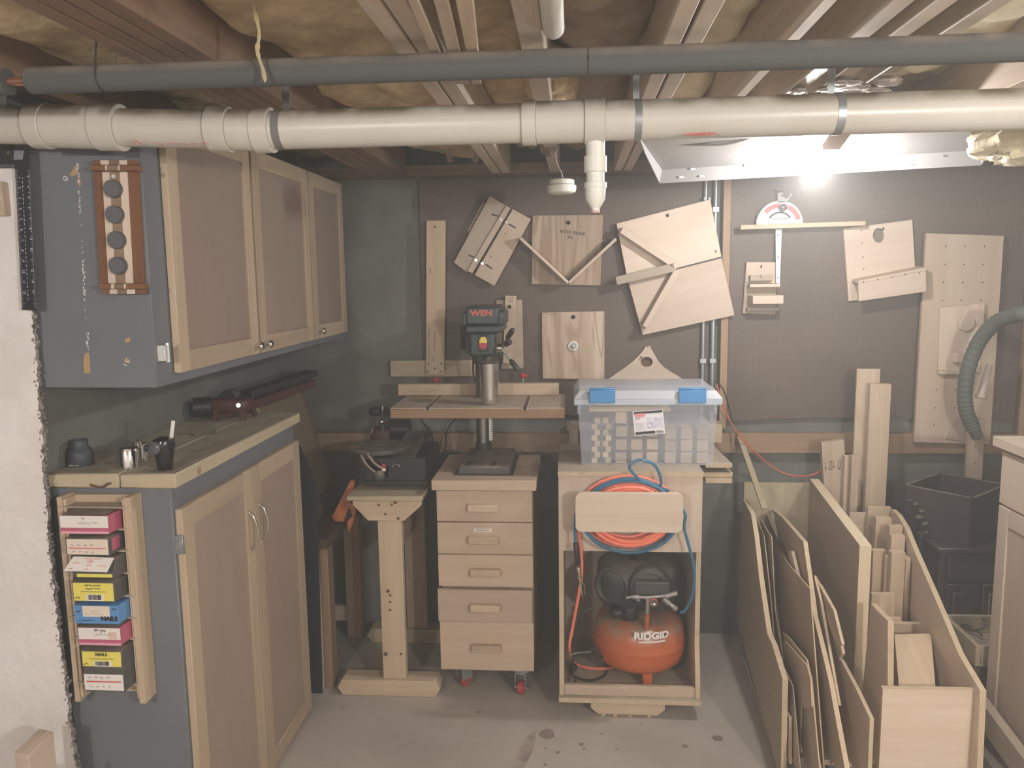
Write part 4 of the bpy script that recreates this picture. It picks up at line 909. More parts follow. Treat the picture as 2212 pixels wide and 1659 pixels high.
# ================================================================== SIDE BENCH, LEANING PLYWOOD, GAP SHADE, SAW
sb = thing('side_bench', 'low brown workbench along the wall past the base cabinet', 'bench', (-1.15, 3.18, 0))
MB().bx(-1.335, -.965, 2.94, 3.47, .582, .622, g=1).build('top', DARKW, sb, .002)
MB().bx(-1.335, -1.035, 2.955, 2.985, .49, .581).build('apron', STUD, sb, .002)
for y in (2.945, 3.40):
    MB().bx(-1.037, -1.0, y, y+.038, 0, .58, g=2).build('leg', STUD, sb, .002); MB().bx(-.999, -.966, y, y+.07, 0, .58, g=2).build('leg', RAILW, sb, .002)
    MB().bx(-1.33, -1.29, y, y+.06, 0, .58, g=2).build('leg', STUD, sb, .002)
MB().bx(-1.288, -1.038, 3.40, 3.43, .08, .15).build('stretcher', STUD, sb, .002)
p = [V((-1.07, 2.93, .6275)), V((-1.07, 3.43, .6275)), V((-1.22, 3.43, 1.22)), V((-1.22, 2.93, 1.22))]
one('leaning_plywood', 'dusty brown plywood panel standing on the low bench, leaning on the side wall', 'panel', MB().prism(p, (-.014, 0, -.0035), 0, 1), [wood('brown_panel', (.20, .15, .10), (.15, .11, .075), ring=.2), EDGE])
p = [V((-1.2, 2.93, .623)), V((-.982, 2.93, .70)), V((-1.0, 2.955, .93)), V((-1.2, 2.955, .98))]
one('gap_shade', 'dark sheet put in for the shadowed gap between base cabinet and low bench', 'panel', MB().prism([V((-1.13, 2.905, .0)), V((-1.0, 2.905, .0)), V((-.985, 2.905, .76)), V((-.985, 2.905, .86)), V((-1.04, 2.905, 1.0)), V((-1.13, 2.905, 1.01))], (0, .01, 0)), [NAVY])  # dark sheet added where only a shadowed gap shows
t = thing('hand_saw', 'orange-handled saw propped at the end of the low bench', 'saw', base((745, 1140), 3.07))
Ys_ = 3.07
MB().prism(pyp([(757, 1037), (766, 1040), (760, 1075), (742, 1128), (722, 1127), (716, 1118), (735, 1080)], Ys_), (0, .02, 0)).build('back', RUST, t, .003)
MB().prism(pyp([(742, 1090), (752, 1084), (766, 1090), (768, 1108), (762, 1130), (754, 1150), (748, 1128), (757, 1118), (757, 1100), (748, 1098)], Ys_-.004), (0, .02, 0)).build('handle', RUST, t, .003)
MB().prism(pyp([(745, 1095), (757, 1100), (756, 1116), (744, 1124), (738, 1112)], Ys_+.004), (0, .006, 0)).build('blade', BLACK, t)

# ================================================================== STAND WITH THE DISC SANDER
tsd = thing('tool_stand', 'narrow pine tool stand with trapezoid apron and pointed feet', 'stand', (-.72, 3.2, 0))
SX0, SX1 = -.867, -.574; SYF = 2.9; SYB = 3.47
MB().bx(SX0, SX1, SYF, SYB, .790, .809, g=0).build('top', PINEG, tsd, .003)
KN = []
for y in (SYF+.01, SYB-.1):
    z1 = .789; ap = [V((-.846, y, z1)), V((-.581, y, z1)), V((-.581, y, .77)), V((-.647, y, .71)), V((-.789, y, .71)), V((-.846, y, .77))]
    a = MB().prism(ap, (0, .038, 0), g=(1, 0, 0)).build('apron', PINE, tsd, .002)
    MB().bx(-.752, -.660, y+.002, y+.036, .066, .709, g=2).build('post', PINE, tsd, .002)
    ft = [V((-.935, y-.012, .032)), V((-.915, y-.012, .065)), V((-.545, y-.012, .065)), V((-.525, y-.012, .032)), V((-.545, y-.012, 0)), V((-.915, y-.012, 0))]
    MB().prism(ft, (0, .085, 0), g=(1, 0, 0)).build('foot', PINE, tsd, .002)
    if y < 3:
        for px, py, r in ((818, 1091, .004), (846, 1090, .004), (854, 1085, .006), (832, 1111, .004), (860, 1120, .005), (838, 1277, .006), (843, 1286, .004), (843, 1300, .004), (843, 1318, .004), (833, 1413, .007), (866, 1413, .004)):
            q = PY(px, py, y-.0005 if py < 1126 else y+.0015); MB().cyl(q+V((0, .001, 0)), q-V((0, .0002, 0)), r*1.25, n=9).build('knot', DARKW, tsd)

MB().bx(-.72, -.69, SYF+.05, SYB-.1, .55, .64, g=1).build('stretcher', PINE, tsd, .002)
ds = thing('disc_sander', 'black benchtop sander with round dusty table and tilt scale on the pine stand', 'power tool', (-.75, 3.14, .81))
sx, sy = -.745, 3.13
def bz(x0, x1, y0, y1, Yf, Yb, name, m, par, bev=.004):
    a = PY(x0, y1, Yf); b = PY(x1, y0, Yf); return MB().bx(a.x, b.x, Yf, Yb, a.z, b.z).build(name, m, par, bev, seg=2)
bz(785, 925, 1040, 1050, 2.985, 3.36, 'foot_plate', BLACK, ds)
bz(789, 918, 990, 1040, 3.0, 3.33, 'body', BLACK, ds)
q0 = PY(845, 990, 3.0); q1 = PY(908, 968, 3.12); MB().prism([V((q0.x, 3.0, q0.z-.002)), V((q1.x, 3.0, q0.z-.002)), V((q1.x, 3.3, q0.z+.055)), V((q0.x, 3.3, q0.z+.055))], (0, .03, -.03)).build('sloped_cover', BLACKD, ds, .003)
c = PY(821, 963, 3.12); zt_ = c.z
MB().lathe((c.x, 3.12, zt_-.016), ZA, [(.118, 0), (.124, .003), (.124, .014), (.121, .017), (.012, .017)], 48).build('round_table', GREYD, ds)
MB().lathe((c.x+.005, 3.10, zt_+.001), ZA, [(.036, 0), (.036, .003), (.03, .0035), (.028, .002), (.012, .002), (.012, .004), (.002, .004)], 28).build('table_insert', GREYD, ds)
MB().cyl((c.x+.02, 3.14, .85), (c.x+.02, 3.14, zt_-.016), .04, n=20).build('column', BLACK, ds)
cc = PY(832, 978, 3.0)
def arcseg(cx_, cz_, r0, r1, a0, a1, Y, n=14):
    a = [math.radians(a0+(a1-a0)*k/n) for k in range(n+1)]
    return [V((cx_+r1*math.cos(k), Y, cz_+r1*math.sin(k))) for k in a]+[V((cx_+r0*math.cos(k), Y, cz_+r0*math.sin(k))) for k in a[::-1]]
ax_, az_ = PY(845, 962, 2.995).x, PY(845, 962, 2.995).z
MB().prism(arcseg(ax_, az_, .088, .135, 200, 262, 3.0), (0, .012, 0)).build('trunnion', BLACK, ds)
for r0, r1 in ((.094, .104), (.122, .131)): MB().prism(arcseg(ax_, az_, r0, r1, 198, 248, 2.997), (0, .003, 0)).build('tilt_scale', CHROME, ds)
q = PY(818, 1030, 2.98); MB().lathe(q+V((0, .02, 0)), -YA, [(.022, 0), (.022, .014), (.017, .018), (.010, .03), (.001, .031)], 9).build('clamp_knob', GREYD, ds)
bz(825, 833, 1002, 1017, 2.997, 3.0, 'switch_plate', RED, ds, .001); bz(825, 833, 1012, 1018, 2.995, 2.998, 'switch_tab', WHITE, ds, .001)
q = PY(856, 1010, 2.999); MB().tube([q+V((.014*math.cos(k*.26), -.001, .014*math.sin(k*.26))) for k in range(1, 12)], .0018, 6).build('dial_ring', CHROME, ds)
MB().tube(spl([PY(905, 1000, 3.3), PY(917, 985, 3.35), PY(934, 960, 3.42), PY(930, 935, 3.46), PY(915, 915, 3.47), PY(905, 900, 3.47)]), .004, 8).build('power_cord', BLACK, ds)
q = PZ(925, 1018, .812); MB().bar(PY(905, 1020, 3.1), PY(938, 998, 3.3), .02, .025).build('rear_bracket', BLACK, ds, .002)
bt = thing('bench_grinder', 'dark red benchtop tool with chrome knob and black motor behind the round table', 'power tool', (-.78, 3.41, .81))
MB().bx(-.85, -.70, 3.37, 3.455, .81, .90).build('base', DKRED, bt, .006, seg=2)
q = PY(822, 945, 3.38); MB().sup((q.x, 3.41, q.z-.01), (.05, .04, .055), .5, 16, 10).build('body', DKRED, bt)
a, b = PY(846, 928, 3.4), PY(884, 928, 3.4); MB().cyl((a.x, 3.41, a.z), (b.x, 3.41, a.z), .045, n=24).build('motor', BLACK, bt)
q = PY(822, 913, 3.36); MB().lathe(q+V((0, .03, 0)), -YA, [(.013, 0), (.013, .02), (.009, .024), (.001, .025)], 14).build('knob', CHROME, bt)
MB().bar(PY(828, 935, 3.37), PY(826, 876, 3.39), .012, .012, (0, 1, 0)).build('post', GREYD, bt, .001)
MB().cyl(PY(826, 893, 3.385), PY(826, 876, 3.385), .005, n=8).build('post_cap', CHROME, bt)
MB().sup(PY(812, 888, 3.39), (.03, .025, .02), .6, 12, 8).build('upper_arm', NAVY, bt)
MB().bar(PY(806, 925, 3.36), PY(801, 938, 3.35), .006, .006, (0, 1, 0)).build('lever', CHROME, bt)

# ================================================================== DRAWER UNIT
DY = 2.93
du = thing('drawer_unit', 'rolling wooden cabinet of five drawers under the drill press', 'cabinet', (-.342, 3.15, 0))
MB().bx(-.520, -.160, DY+.06, 3.35, .10, .826, g=2).build('carcass', BIRCH, du, .001)
MB().bx(-.541, -.142, DY-.008, 3.37, .828, .868, g=0).build('top', BIRCH, du, .002)
zs = [PY(1050, y, DY).z for y in (1060.5, 1127, 1129.5, 1197, 1199, 1267.5, 1273, 1342, 1344, 1448)]
for k in range(5):
    za, zb_ = zs[2*k+1], zs[2*k]; dx = -.004 if k == 3 else 0; fy = DY-(.008 if k == 3 else 0)
    d = MB().bx(-.524+dx, -.157+dx, fy, fy+.019, za, zb_, g=0).build('drawer', BIRCH, du, .001)
    zc = (za+zb_)/2-.002; px = (1044, 1044, 1047, 1046, 1046)[k]; q = PY(px, 1100, DY).x
    MB().bx(q-.058, q+.058, fy-.024, fy-.0005, zc-.014, zc+.014).build('pull', PINE, d, .002)
    if k == 1:
        q3 = PY(1043, 1145.5, fy-.0008); MB().bx(q3.x-.034, q3.x+.034, fy-.001, fy, q3.z-.006, q3.z+.006).build('label', WHITE, d)
        text('FORSTNER BITS', .0075, (q3.x, fy-.0014, q3.z), XA, ZA, INK, 'lettering', d)
def caster(x, y, turn, brake):
    R = Matrix.Rotation(turn, 3, 'Z'); o_ = V((x, y, 0)); tr = lambda p: o_+R @ V(p)
    MB().box(tr((0, 0, .096)), (.06, .06, .006), R).build('caster_plate', STEEL, du, .001)
    c_ = MB().box(tr((-.015, -.02, .065)), (.05, .004, .055), R).box(tr((-.015, .02, .065)), (.05, .004, .055), R).box(tr((-.012, 0, .09)), (.052, .044, .006), R).build('caster_fork', STEEL, du, .001)
    ax = R @ V((0, 1, 0)); MB().lathe(tr((-.02, -.014, .026)), ax, [(.022, 0), (.0258, .004), (.0258, .024), (.022, .028)], 22).build('caster_wheel', plain('red_wheel', (.40, .05, .05), .45), du)
    MB().cyl(tr((-.02, -.026, .026)), tr((-.02, .026, .026)), .006, n=10).build('axle', CHROME, du)
    if brake: MB().box(tr((-.055, 0, .078)), (.05, .03, .008), R @ Matrix.Rotation(.3, 3, 'Y')).build('brake_lever', GREYINK, du, .001)
caster(-.452, 2.985, math.radians(-140), True); caster(-.205, 2.965, math.radians(80), False); caster(-.47, 3.29, .4, False); caster(-.2, 3.29, .4, False)

# ================================================================== DRILL PRESS
dr = thing('drill_press', 'dark green drill press with wooden table on the drawer unit', 'drill press', (-.36, 3.22, .868))
MB().prism([V((-.452, 3.0, .869)), V((-.243, 3.0, .869)), V((-.25, 3.005, .90)), V((-.445, 3.005, .90))], (0, .35, 0)).build('base', GREYD, dr, .004)
MB().bx(-.46, -.235, 2.995, 3.35, .8685, .874).build('rubber_mat', BLACK, dr)
for x in (-.415, -.315): MB().bx(x-.007, x+.007, 3.03, 3.09, .8985, .902).build('base_slot', BLACK, dr)
CXp = PY(1044, 930, 3.24).x; CYp = 3.24
MB().lathe((CXp, CYp, .90), ZA, [(.058, 0), (.05, .012), (.034, .018), (.034, .05)], 24).build('column_flange', BLACKD, dr)
MB().cyl((CXp, CYp, .90), (CXp, CYp, 1.45), .0285, n=24).build('column', plain('dark_steel', (.30, .29, .28), .25, metal=.95), dr)
mb = MB().bx(CXp+.026, CXp+.036, CYp-.02, CYp-.006, .96, 1.10)
for k in range(14): mb.bx(CXp+.036, CXp+.042, CYp-.02, CYp-.006, .962+k*.0098, .967+k*.0098)
mb.build('rack_gear', plain('bright_steel', (.66, .65, .62), .35, metal=.6), dr)
MB().lathe((CXp, CYp, 1.085), ZA, [(.03, -.03), (.05, -.01), (.05, .014)], 20).build('table_bracket', RUST, dr)
TZ0, TZ1 = 1.099, 1.140
tb = MB().bx(-.700, -.033, 2.962, 3.315, TZ0, TZ1-.004, g=0).build('table', TANW, dr, .002)
MB().bx(-.699, -.034, 2.963, 3.314, TZ1-.004, TZ1, g=0).build('table_top', PLYD, tb, .0008)
for px0, px1 in ((925, 940), (1134, 1129)):
    a = PZ(px0, 887, TZ1).x; b = PZ(px1, 856, TZ1).x; xx = PZ(px0, 880, TZ1).x
    MB().bx(xx-.009, xx+.009, 2.961, 3.27, TZ1-.009, TZ1+.0006).build('track', BLACK, tb); MB().bx(xx-.010, xx-.007, 2.960, 3.27, TZ1-.01, TZ1+.001).bx(xx+.007, xx+.010, 2.960, 3.27, TZ1-.01, TZ1+.001).build('track_lip', CHROME, tb)
fz = [PY(860, 853, 3.275), PY(1207, 850, 3.275), PY(1207, 824, 3.275), PY(861, 832, 3.275)]
MB().bx(fz[0].x, fz[1].x, 3.275, 3.313, TZ1+.001, TZ1+.05, g=0).build('fence', PINE, dr, .002)
for px, py in ((942, 819), (1130, 810)):
    q = PY(px, py, 3.33); MB().lathe(q+V((0, 0, -.012)), ZA, [(.014, 0), (.019, .006), (.018, .016), (.008, .02)], 7).build('fence_knob', RED, dr)
    MB().cyl((q.x, q.y, TZ1), (q.x, q.y, q.z), .004, n=8).build('knob_bolt', STEEL, dr); MB().bx(q.x-.03, q.x+.012, 3.313, 3.345, TZ1+.002, TZ1+.012).build('knob_foot', DARKW, dr)
for px in (972, 1096):
    q = PY(px, 908, 3.2); MB().lathe((q.x, 3.2, TZ0-.002), -ZA, [(.03, 0), (.024, .01), (.02, .022), (.01, .026)], 7).build('table_knob', RED, dr)
GRN = plain('dark_green_enamel', (.022, .038, .04), .38)
HY = 3.10
a, b = PY(1003, 702, HY), PY(1080, 662, HY)
hx0, hx1 = a.x, b.x
MB().bx(hx0+.006, hx1-.006, HY, HY+.27, a.z+.0, b.z).build('belt_cover', GRN, dr, .008, seg=2)
MB().bx(hx0-.012, hx1+.012, HY+.02, HY+.26, a.z-.004, a.z+.05).build('cover_rim', GRN, dr, .006, seg=2)
MB().bx(hx0+.004, hx1+.006, HY+.005, HY+.24, a.z-.032, a.z-.004).build('neck', GRN, dr, .006, seg=2)
zl = PY(1040, 772, HY).z
MB().bx(hx0+.014, hx1-.020, HY+.01, HY+.20, zl, a.z-.03).build('head', GRN, dr, .012, seg=3)
MB().bx(hx0-.008, hx0+.014, HY+.06, HY+.2, zl+.01, a.z-.05).build('motor_side', BLACKD, dr, .006, seg=2)
MB().lathe((hx0+.0, HY+.28, a.z-.12), ZA, [(.052, 0), (.056, .01), (.056, .09), (.05, .1)], 24).build('motor', BLACK, dr)
text('WEN', .031, PY(1040, 677, HY-.0012), XA, ZA, plain('orange_letter', (.62, .13, .08), .5), 'lettering', dr, .0010, sx=1.2)
def sq(x0, x1, y0, y1, name, m, Y=HY+.006):
    p0 = PY(x0, y1, Y); p1 = PY(x1, y0, Y); return MB().bx(p0.x, p1.x, Y-.004, Y+.006, p0.z, p1.z).build(name, m, dr, .002)
MB().prism(pyp([(1039, 728), (1048, 728), (1052, 736), (1052, 741), (1035, 741), (1035, 736)], HY+.001), (0, .012, 0)).build('switch_paddle', YEL, dr, .001)
MB().prism(pyp([(1035, 741), (1052, 741), (1052, 750), (1048, 754), (1039, 754), (1035, 750)], HY+.001), (0, .012, 0)).build('switch_cover', RED, dr, .001)
sq(1033, 1054, 724, 760, 'switch_plate', BLACK, HY+.010)
q = PY(1058, 752, HY+.07); e = PY(1083, 753, HY+.07)
MB().cyl(q, V((e.x-.02, q.y, q.z)), .024, n=18).build('feed_collar', RUST, dr)
MB().cyl(V((e.x-.02, q.y, q.z)), V((e.x+.004, q.y, q.z)), .018, n=18).build('feed_hub', CHROME, dr)
hub = V((e.x-.002, q.y, q.z))
for tip, y in (((1108, 712), HY-.02), ((1102, 738), HY-.06), ((1120, 800), HY+.05)):
    P = PY(tip[0], tip[1], y); d = (P-hub); MB().cyl(hub, hub+d*.62, .0042, n=8).build('feed_lever', STEEL, dr)
    s_ = hub+d*.52; MB().lathe(s_, d, [(.006, 0), (.0105, .012), (.0115, d.length*.36), (.009, d.length*.48), (.002, d.length*.5)], 12).build('lever_grip', BLACK, dr)
MB().lathe((CXp, HY+.06, zl), -ZA, [(.028, 0), (.026, .03), (.014, .034), (.014, .05)], 18).build('quill', BLACKD, dr)
MB().tube(spl([(hx0+.0, HY+.3, a.z-.12), (hx0-.006, 3.42, 1.36), (hx0-.012, 3.44, 1.22), (hx0-.012, 3.45, 1.12), PY(968, 925, 3.46), PY(964, 960, 3.40), PY(958, 985, 3.42), V((-.53, 3.42, .876))]), .004, 8).build('power_cord', BLACK, dr)
q = PZ(1056, 876, TZ1)
tm = thing('steel_tumbler', 'tall brushed steel tumbler standing on the drill press table', 'tumbler', (q.x, q.y+.03, TZ1))
tz = PY(1056, 783, q.y+.03).z-TZ1
MB().lathe((q.x, q.y+.03, TZ1+.0006), ZA, [(.027, 0), (.031, .003), (.032, .01), (.039, tz-.004), (.0395, tz), (.036, tz-.004), (.03, .02)], 40, cap=False).build('body', STAIN, tm)
MB().lathe((q.x, q.y+.03, TZ1+.0006), ZA, [(.001, .002), (.028, .002), (.029, .02)], 24, cap=False).build('inner_base', STAIN, tm)
MB().lathe((q.x, q.y+.03, TZ1+tz-.004), ZA, [(.0375, 0), (.0405, .003), (.0405, .007), (.03, .009), (.001, .009)], 36).build('lid', BLACKD, tm)

# ================================================================== COMPRESSOR CART
KY = 2.83; KX0, KX1 = -.056, .462
kt = thing('compressor_cart', 'upright plywood cart with hose hanger and open bay for the compressor', 'cart', (.2, 3.05, 0))
KB = 3.30
MB().prism([V((KX0-.002, KY-.006, .911)), V((KX1+.002, KY-.006, .911)), V((KX1+.002, KB, .911)), V((KX0-.002, KB, .911))], (0, 0, .0185), 0, 1).build('top', [PLYD, EDGEP], kt, .0008)
MB().prism([V((KX0, KY, .628)), V((KX1, KY, .628)), V((KX1, KY, .9105)), V((KX0, KY, .9105))], (0, .016, 0), 0, 1, (0, 0, 1)).build('front_panel', [PLYP, EDGEP], kt, .0008)
prof = [V((0, 3.30, .078)), V((0, 2.80, .078)), V((0, 2.80, .13)), V((0, 2.806, .17)), V((0, 2.822, .22)), V((0, 2.835, .27)), V((0, 2.838, .32)), V((0, 2.838, .627)), V((0, 2.847, .628)), V((0, 2.847, .910)), V((0, 3.30, .910))]
for x in (KX0, KX1-.018): MB().prism([p+V((x, 0, 0)) for p in prof], (.018, 0, 0), 0, 1, (0, 0, 1)).build('side', [PLY, EDGEP], kt, .0008)
MB().prism([V((KX0-.002, 2.785, .058)), V((KX1+.002, 2.785, .058)), V((KX1+.002, 3.30, .058)), V((KX0-.002, 3.30, .058))], (0, 0, .0195), 0, 1).build('bottom', [PLYD, EDGEP], kt, .0008)
MB().bx(KX0+.0185, KX1-.0185, 2.805, 2.822, .078, .118, g=0).build('front_lip', PLY, kt, .001)
MB().bx(KX0+.0185, KX1-.0185, 3.28, 3.298, .078, .910, g=2).build('back', PLYD, kt)
MB().prism([V((.06, 2.80, .056)), V((.335, 2.80, .056)), V((.335, 2.80, .03)), V((.308, 2.80, .006)), V((.087, 2.80, .006)), V((.06, 2.80, .03))], (0, .45, 0), g=(1, 0, 0)).build('pedestal', PINE, kt, .002)
for x in (.1, .145, .2, .27): MB().bx(x, x+.014, 2.801, 2.83, 0, .0055).build('glide', PINE, kt)
# hose hanger: rounded board in front of a spool
HYf = 2.715
cA, cB = PY(1243, 1149, HYf), PY(1476, 1066, HYf)
def rrect(x0, x1, z0, z1, r, Y, n=5):
    out = []
    for cx_, cz_, a0 in ((x1-r, z1-r, 0), (x0+r, z1-r, 90), (x0+r, z0+r, 180), (x1-r, z0+r, 270)):
        for k in range(n+1): a = math.radians(a0+90*k/n); out.append(V((cx_+r*math.cos(a), Y, cz_+r*math.sin(a))))
    return out
MB().prism(rrect(cA.x, cB.x, cA.z, cB.z, .022, HYf), (0, .018, 0), 0, 0, (1, 0, 0)).build('hanger_board', [PLYP], kt, .002)
hc = PY(1359, 1108, 2.78)
MB().bx(hc.x-.07, hc.x+.07, HYf+.0185, KY-.0005, hc.z-.035, hc.z+.035).build('hanger_block', PINE, kt, .002)

def coil(cx_, cz_, a, b, turns, r, Y0_, Y1_, dr_, seed):
    rnd = random.Random(seed); P = []
    n = 26
    for k in range(int(turns*n)+1):
        t_ = k/n; th = 2*math.pi*t_; f = 1+dr_*(noise.noise(V((t_*.9, seed, 0)))*1.1-.55*((int(t_)*7) % 5)/4)
        P.append(V((cx_+a*f*math.cos(th), Y0_+(Y1_-Y0_)*(.5+.5*math.sin(t_*2.3+seed))+.004*math.sin(th*2+seed), cz_+b*f*math.sin(th)-.006)))
    return P
orh = thing('orange_air_hose', 'coiled bright orange air hose hanging behind the cart hanger board', 'hose', (hc.x, 2.78, hc.z-.13))
mb = MB(); mb.tube(coil(hc.x, hc.z+.004, .150, .112, 11.3, .006, 2.749, 2.808, .26, 1.3), .0064, 8)
mb.build('coil', ORHOSE, orh)
P = spl([V((hc.x-.14, 2.79, hc.z+.0)), PY(1252, 1120, 2.80), PY(1251, 1160, 2.805), PY(1256, 1200, 2.805), PY(1256, 1245, 2.81), PY(1249, 1290, 2.82), PY(1238, 1350, 2.86), PY(1230, 1400, 2.88), PZ(1240, 1432, .095), PZ(1275, 1443, .09), PZ(1310, 1444, .09), PZ(1342, 1438, .09)], 10)
zmin = .085
MB().tube([V((max(p.x, -.03) if p.z < .6 else p.x, max(p.y, 2.831) if p.z < .2 else p.y, max(p.z, zmin))) for p in P], .0062, 10).build('hose_tail', ORHOSE, orh)
blh = thing('blue_air_hose', 'coiled blue air hose with a loose loop over the cart top edge', 'hose', (hc.x, 2.78, hc.z-.14))
MB().tube(coil(hc.x+.002, hc.z-.002, .172, .134, 3.3, .005, 2.75, 2.80, .045, 4.2), .0055, 8).build('coil', BLHOSE, blh)
P = spl([PY(1445, 1060, 2.77), PY(1420, 1052, 2.76), PY(1388, 1040, 2.755), PY(1366, 1020, 2.75), PY(1360, 1007, 2.75), PY(1372, 996, 2.75), PY(1392, 994, 2.75), PY(1412, 1003, 2.755), PY(1424, 1022, 2.76), PY(1428, 1045, 2.765), PY(1420, 1060, 2.77)], 8)
MB().tube(P, .0054, 8).build('loose_loop', BLHOSE, blh)
P = spl([PY(1462, 1085, 2.78), PY(1480, 1110, 2.77), PY(1478, 1140, 2.765), PY(1487, 1175, 2.765), PY(1497, 1215, 2.765), PY(1500, 1250, 2.77), PY(1494, 1290, 2.785), PY(1480, 1318, 2.80), PY(1470, 1323, 2.81)], 8)
MB().tube(P, .0054, 8).build('hose_end', BLHOSE, blh)
P = spl([PY(1243, 1110, 2.775), PY(1242, 1145, 2.77), PY(1243, 1175, 2.765)], 6)
MB().tube(P, .0054, 8).build('hose_end', BLHOSE, blh)
MB().lathe(PY(1243, 1172, 2.765), PY(1249, 1224, 2.765)-PY(1243, 1172, 2.765), [(.007, 0), (.0098, .003), (.0098, .078), (.007, .082)], 14).build('grip', BLACK, blh)
a, b = PY(1249, 1225, 2.765), PY(1258, 1288, 2.775); d = b-a
mb = MB().lathe(a, d, [(.006, 0), (.0075, .002), (.0075, .02), (.005, .021), (.005, .034), (.008, .035), (.008, .045), (.0045, .046), (.0045, .062), (.0065, .063), (.0065, .07), (.003, .072), (.0025, d.length)], 12)
mb.build('brass_fittings', CHROME, blh)
MB().tube([a+d*.5, PY(1262, 1262, 2.77), PY(1264, 1284, 2.775)], .0016, 6).build('trigger', CHROME, blh)

# pancake compressor
CY_ = 2.995; ccx = PY(1381, 1380, 2.83).x+.012; RT = .178
cp = thing('air_compressor', 'orange pancake air compressor with black motor shroud standing in the cart', 'compressor', (ccx, CY_, .0785))
ztk = [PY(1381, y, 2.83).z for y in (1446, 1300)]
z0, z1 = .128, .325
MB().lathe((ccx, CY_, 0), ZA, [(.001, z0), (.10, z0+.002), (.145, z0+.014), (.168, z0+.036), (.177, z0+.07), (RT, z0+.095), (RT+.001, z0+.098), (RT+.001, z0+.102), (RT, z0+.105), (.176, z0+.13), (.168, z1-.03), (.15, z1-.010), (.115, z1), (.001, z1+.004)], 56).build('tank', ORANGE, cp)
for a in (-80, 40, 160):
    r_ = math.radians(a); fx_, fy_ = ccx+.125*math.cos(r_), CY_+.125*math.sin(r_)
    f = MB().prism([V((fx_-.02, fy_-.02, .15)), V((fx_+.02, fy_-.02, .15)), V((fx_+.017, fy_-.02, .098)), V((fx_-.017, fy_-.02, .098))], (0, .04, 0)).build('foot', ORANGE, cp, .003)
    MB().cyl((fx_, fy_, .0795), (fx_, fy_, .0975), .017, n=14).build('rubber_pad', BLACK, f)
yf = CY_-RT-.001
def wr(q, co):
    s = co.x*1.12; a = (q0r.x-ccx+s)/(RT+.0022); return V((ccx+(RT+.0035)*math.sin(a), CY_-(RT+.0035+co.z)*math.cos(a), q0r.z+co.y))
q0r = PY(1409, 1375, yf)
LW = plain('white_lettering', (.82, .80, .78), .5)
text('RIDGID', .036, q0r, XA, ZA, LW, 'lettering', cp, .0017, sx=1.12, warp=wr)
q = q0r-V((0, 0, .023)); n_ = 12
mb = MB()
for k in range(n_):
    x0_, x1_ = q.x-.050+.100*k/n_, q.x-.050+.100*(k+1)/n_
    f = lambda x: V((x, CY_-math.sqrt((RT+.003)**2-(x-ccx)**2), 0))
    A, B = f(x0_), f(x1_); mb.prism([V((A.x, A.y, q.z-.003)), V((B.x, B.y, q.z-.003)), V((B.x, B.y, q.z+.003)), V((A.x, A.y, q.z+.003))], (0, .001, 0))
mb.build('lettering_bar', LW, cp)
def cyp(x, y, dy=0): return PY(x, y, CY_-.10+dy)
SHM = plain('shroud_plastic', (.03, .033, .034), .55, dust=.5)
ca, cb = PY(1289, 1240, CY_), PY(1467, 1240, CY_); mid = (ca.x+cb.x)/2
MB().sup((mid, CY_+.02, .452), ((cb.x-ca.x)/2, .13, .095), .55, 26, 14).build('shroud', SHM, cp)
MB().lathe((mid-.085, CY_-.04, .458), V((-.4, -.9, .12)), [(.07, 0), (.07, .05), (.06, .058), (.045, .05), (.03, .052), (.001, .052)], 26).build('cylinder_cap', SHM, cp)
MB().lathe((mid+.03, CY_-.02, .462), V((.05, -1, .08)), [(.082, 0), (.082, .085), (.075, .10), (.058, .105), (.050, .075), (.001, .07)], 28).build('fan_grille', SHM, cp)
MB().bx(mid-.035, mid-.0, CY_-.03, CY_+.04, .52, .548).build('handle_lug', BLACK, cp, .004)
MB().sup((mid-.035, CY_-.06, .345), (.03, .03, .045), .6, 14, 10).build('motor_mount', BLACK, cp)
q = cyp(1332, 1322); MB().sup(q, (.027, .03, .02), .6, 12, 8).build('motor_foot', BLACK, cp)
a, b = PY(1370, 1287, CY_-.135), PY(1448, 1258, CY_-.135); MB().bx(a.x, b.x, CY_-.135, CY_-.03, a.z, b.z).build('control_panel', plain('panel_grey', (.075, .068, .07), .5, dust=.3), cp, .006, seg=2)
a, b = PY(1395, 1315, CY_-.12), PY(1450, 1288, CY_-.12); MB().bx(a.x, b.x, CY_-.12, CY_-.05, a.z-.01, b.z).build('panel_base', BLACK, cp, .004)
ZN = plain('dusty_zinc', (.36, .35, .33), .45, metal=.6, dust=.5)
mb = MB(); Ym_ = CY_-.15
mb.tube([PY(1352, 1291, Ym_), PY(1366, 1289, Ym_), PY(1396, 1291, Ym_), PY(1430, 1288, Ym_), PY(1460, 1282, Ym_)], .0062, 10)
mb.cyl(PY(1366, 1289, Ym_), PY(1380, 1290, Ym_), .0095, n=10).cyl(PY(1399, 1291, Ym_), PY(1398, 1325, Ym_), .0085, n=12).cyl(PY(1438, 1288, Ym_), PY(1463, 1281, Ym_), .010, n=10).cyl(PY(1378, 1290, Ym_), PY(1379, 1297, Ym_), .008, n=10)
mb.build('manifold', ZN, cp)
q = PY(1398, 1328, Ym_); MB().cyl(q, V((q.x, q.y+.02, .318)), .009, n=10).build('tank_nipple', RUST, cp)
q = PY(1411.5, 1303, Ym_-.012)
g_ = MB().lathe(q+V((0, .02, 0)), -YA, [(.0165, 0), (.0165, .016), (.0145, .018), (.001, .0175)], 22).build('gauge', plain('gauge_ring', (.45, .10, .06), .4), cp)
MB().cyl(q+V((0, .0018, 0)), q+V((0, .0008, 0)), .0128, n=20).build('dial', INK, g_)
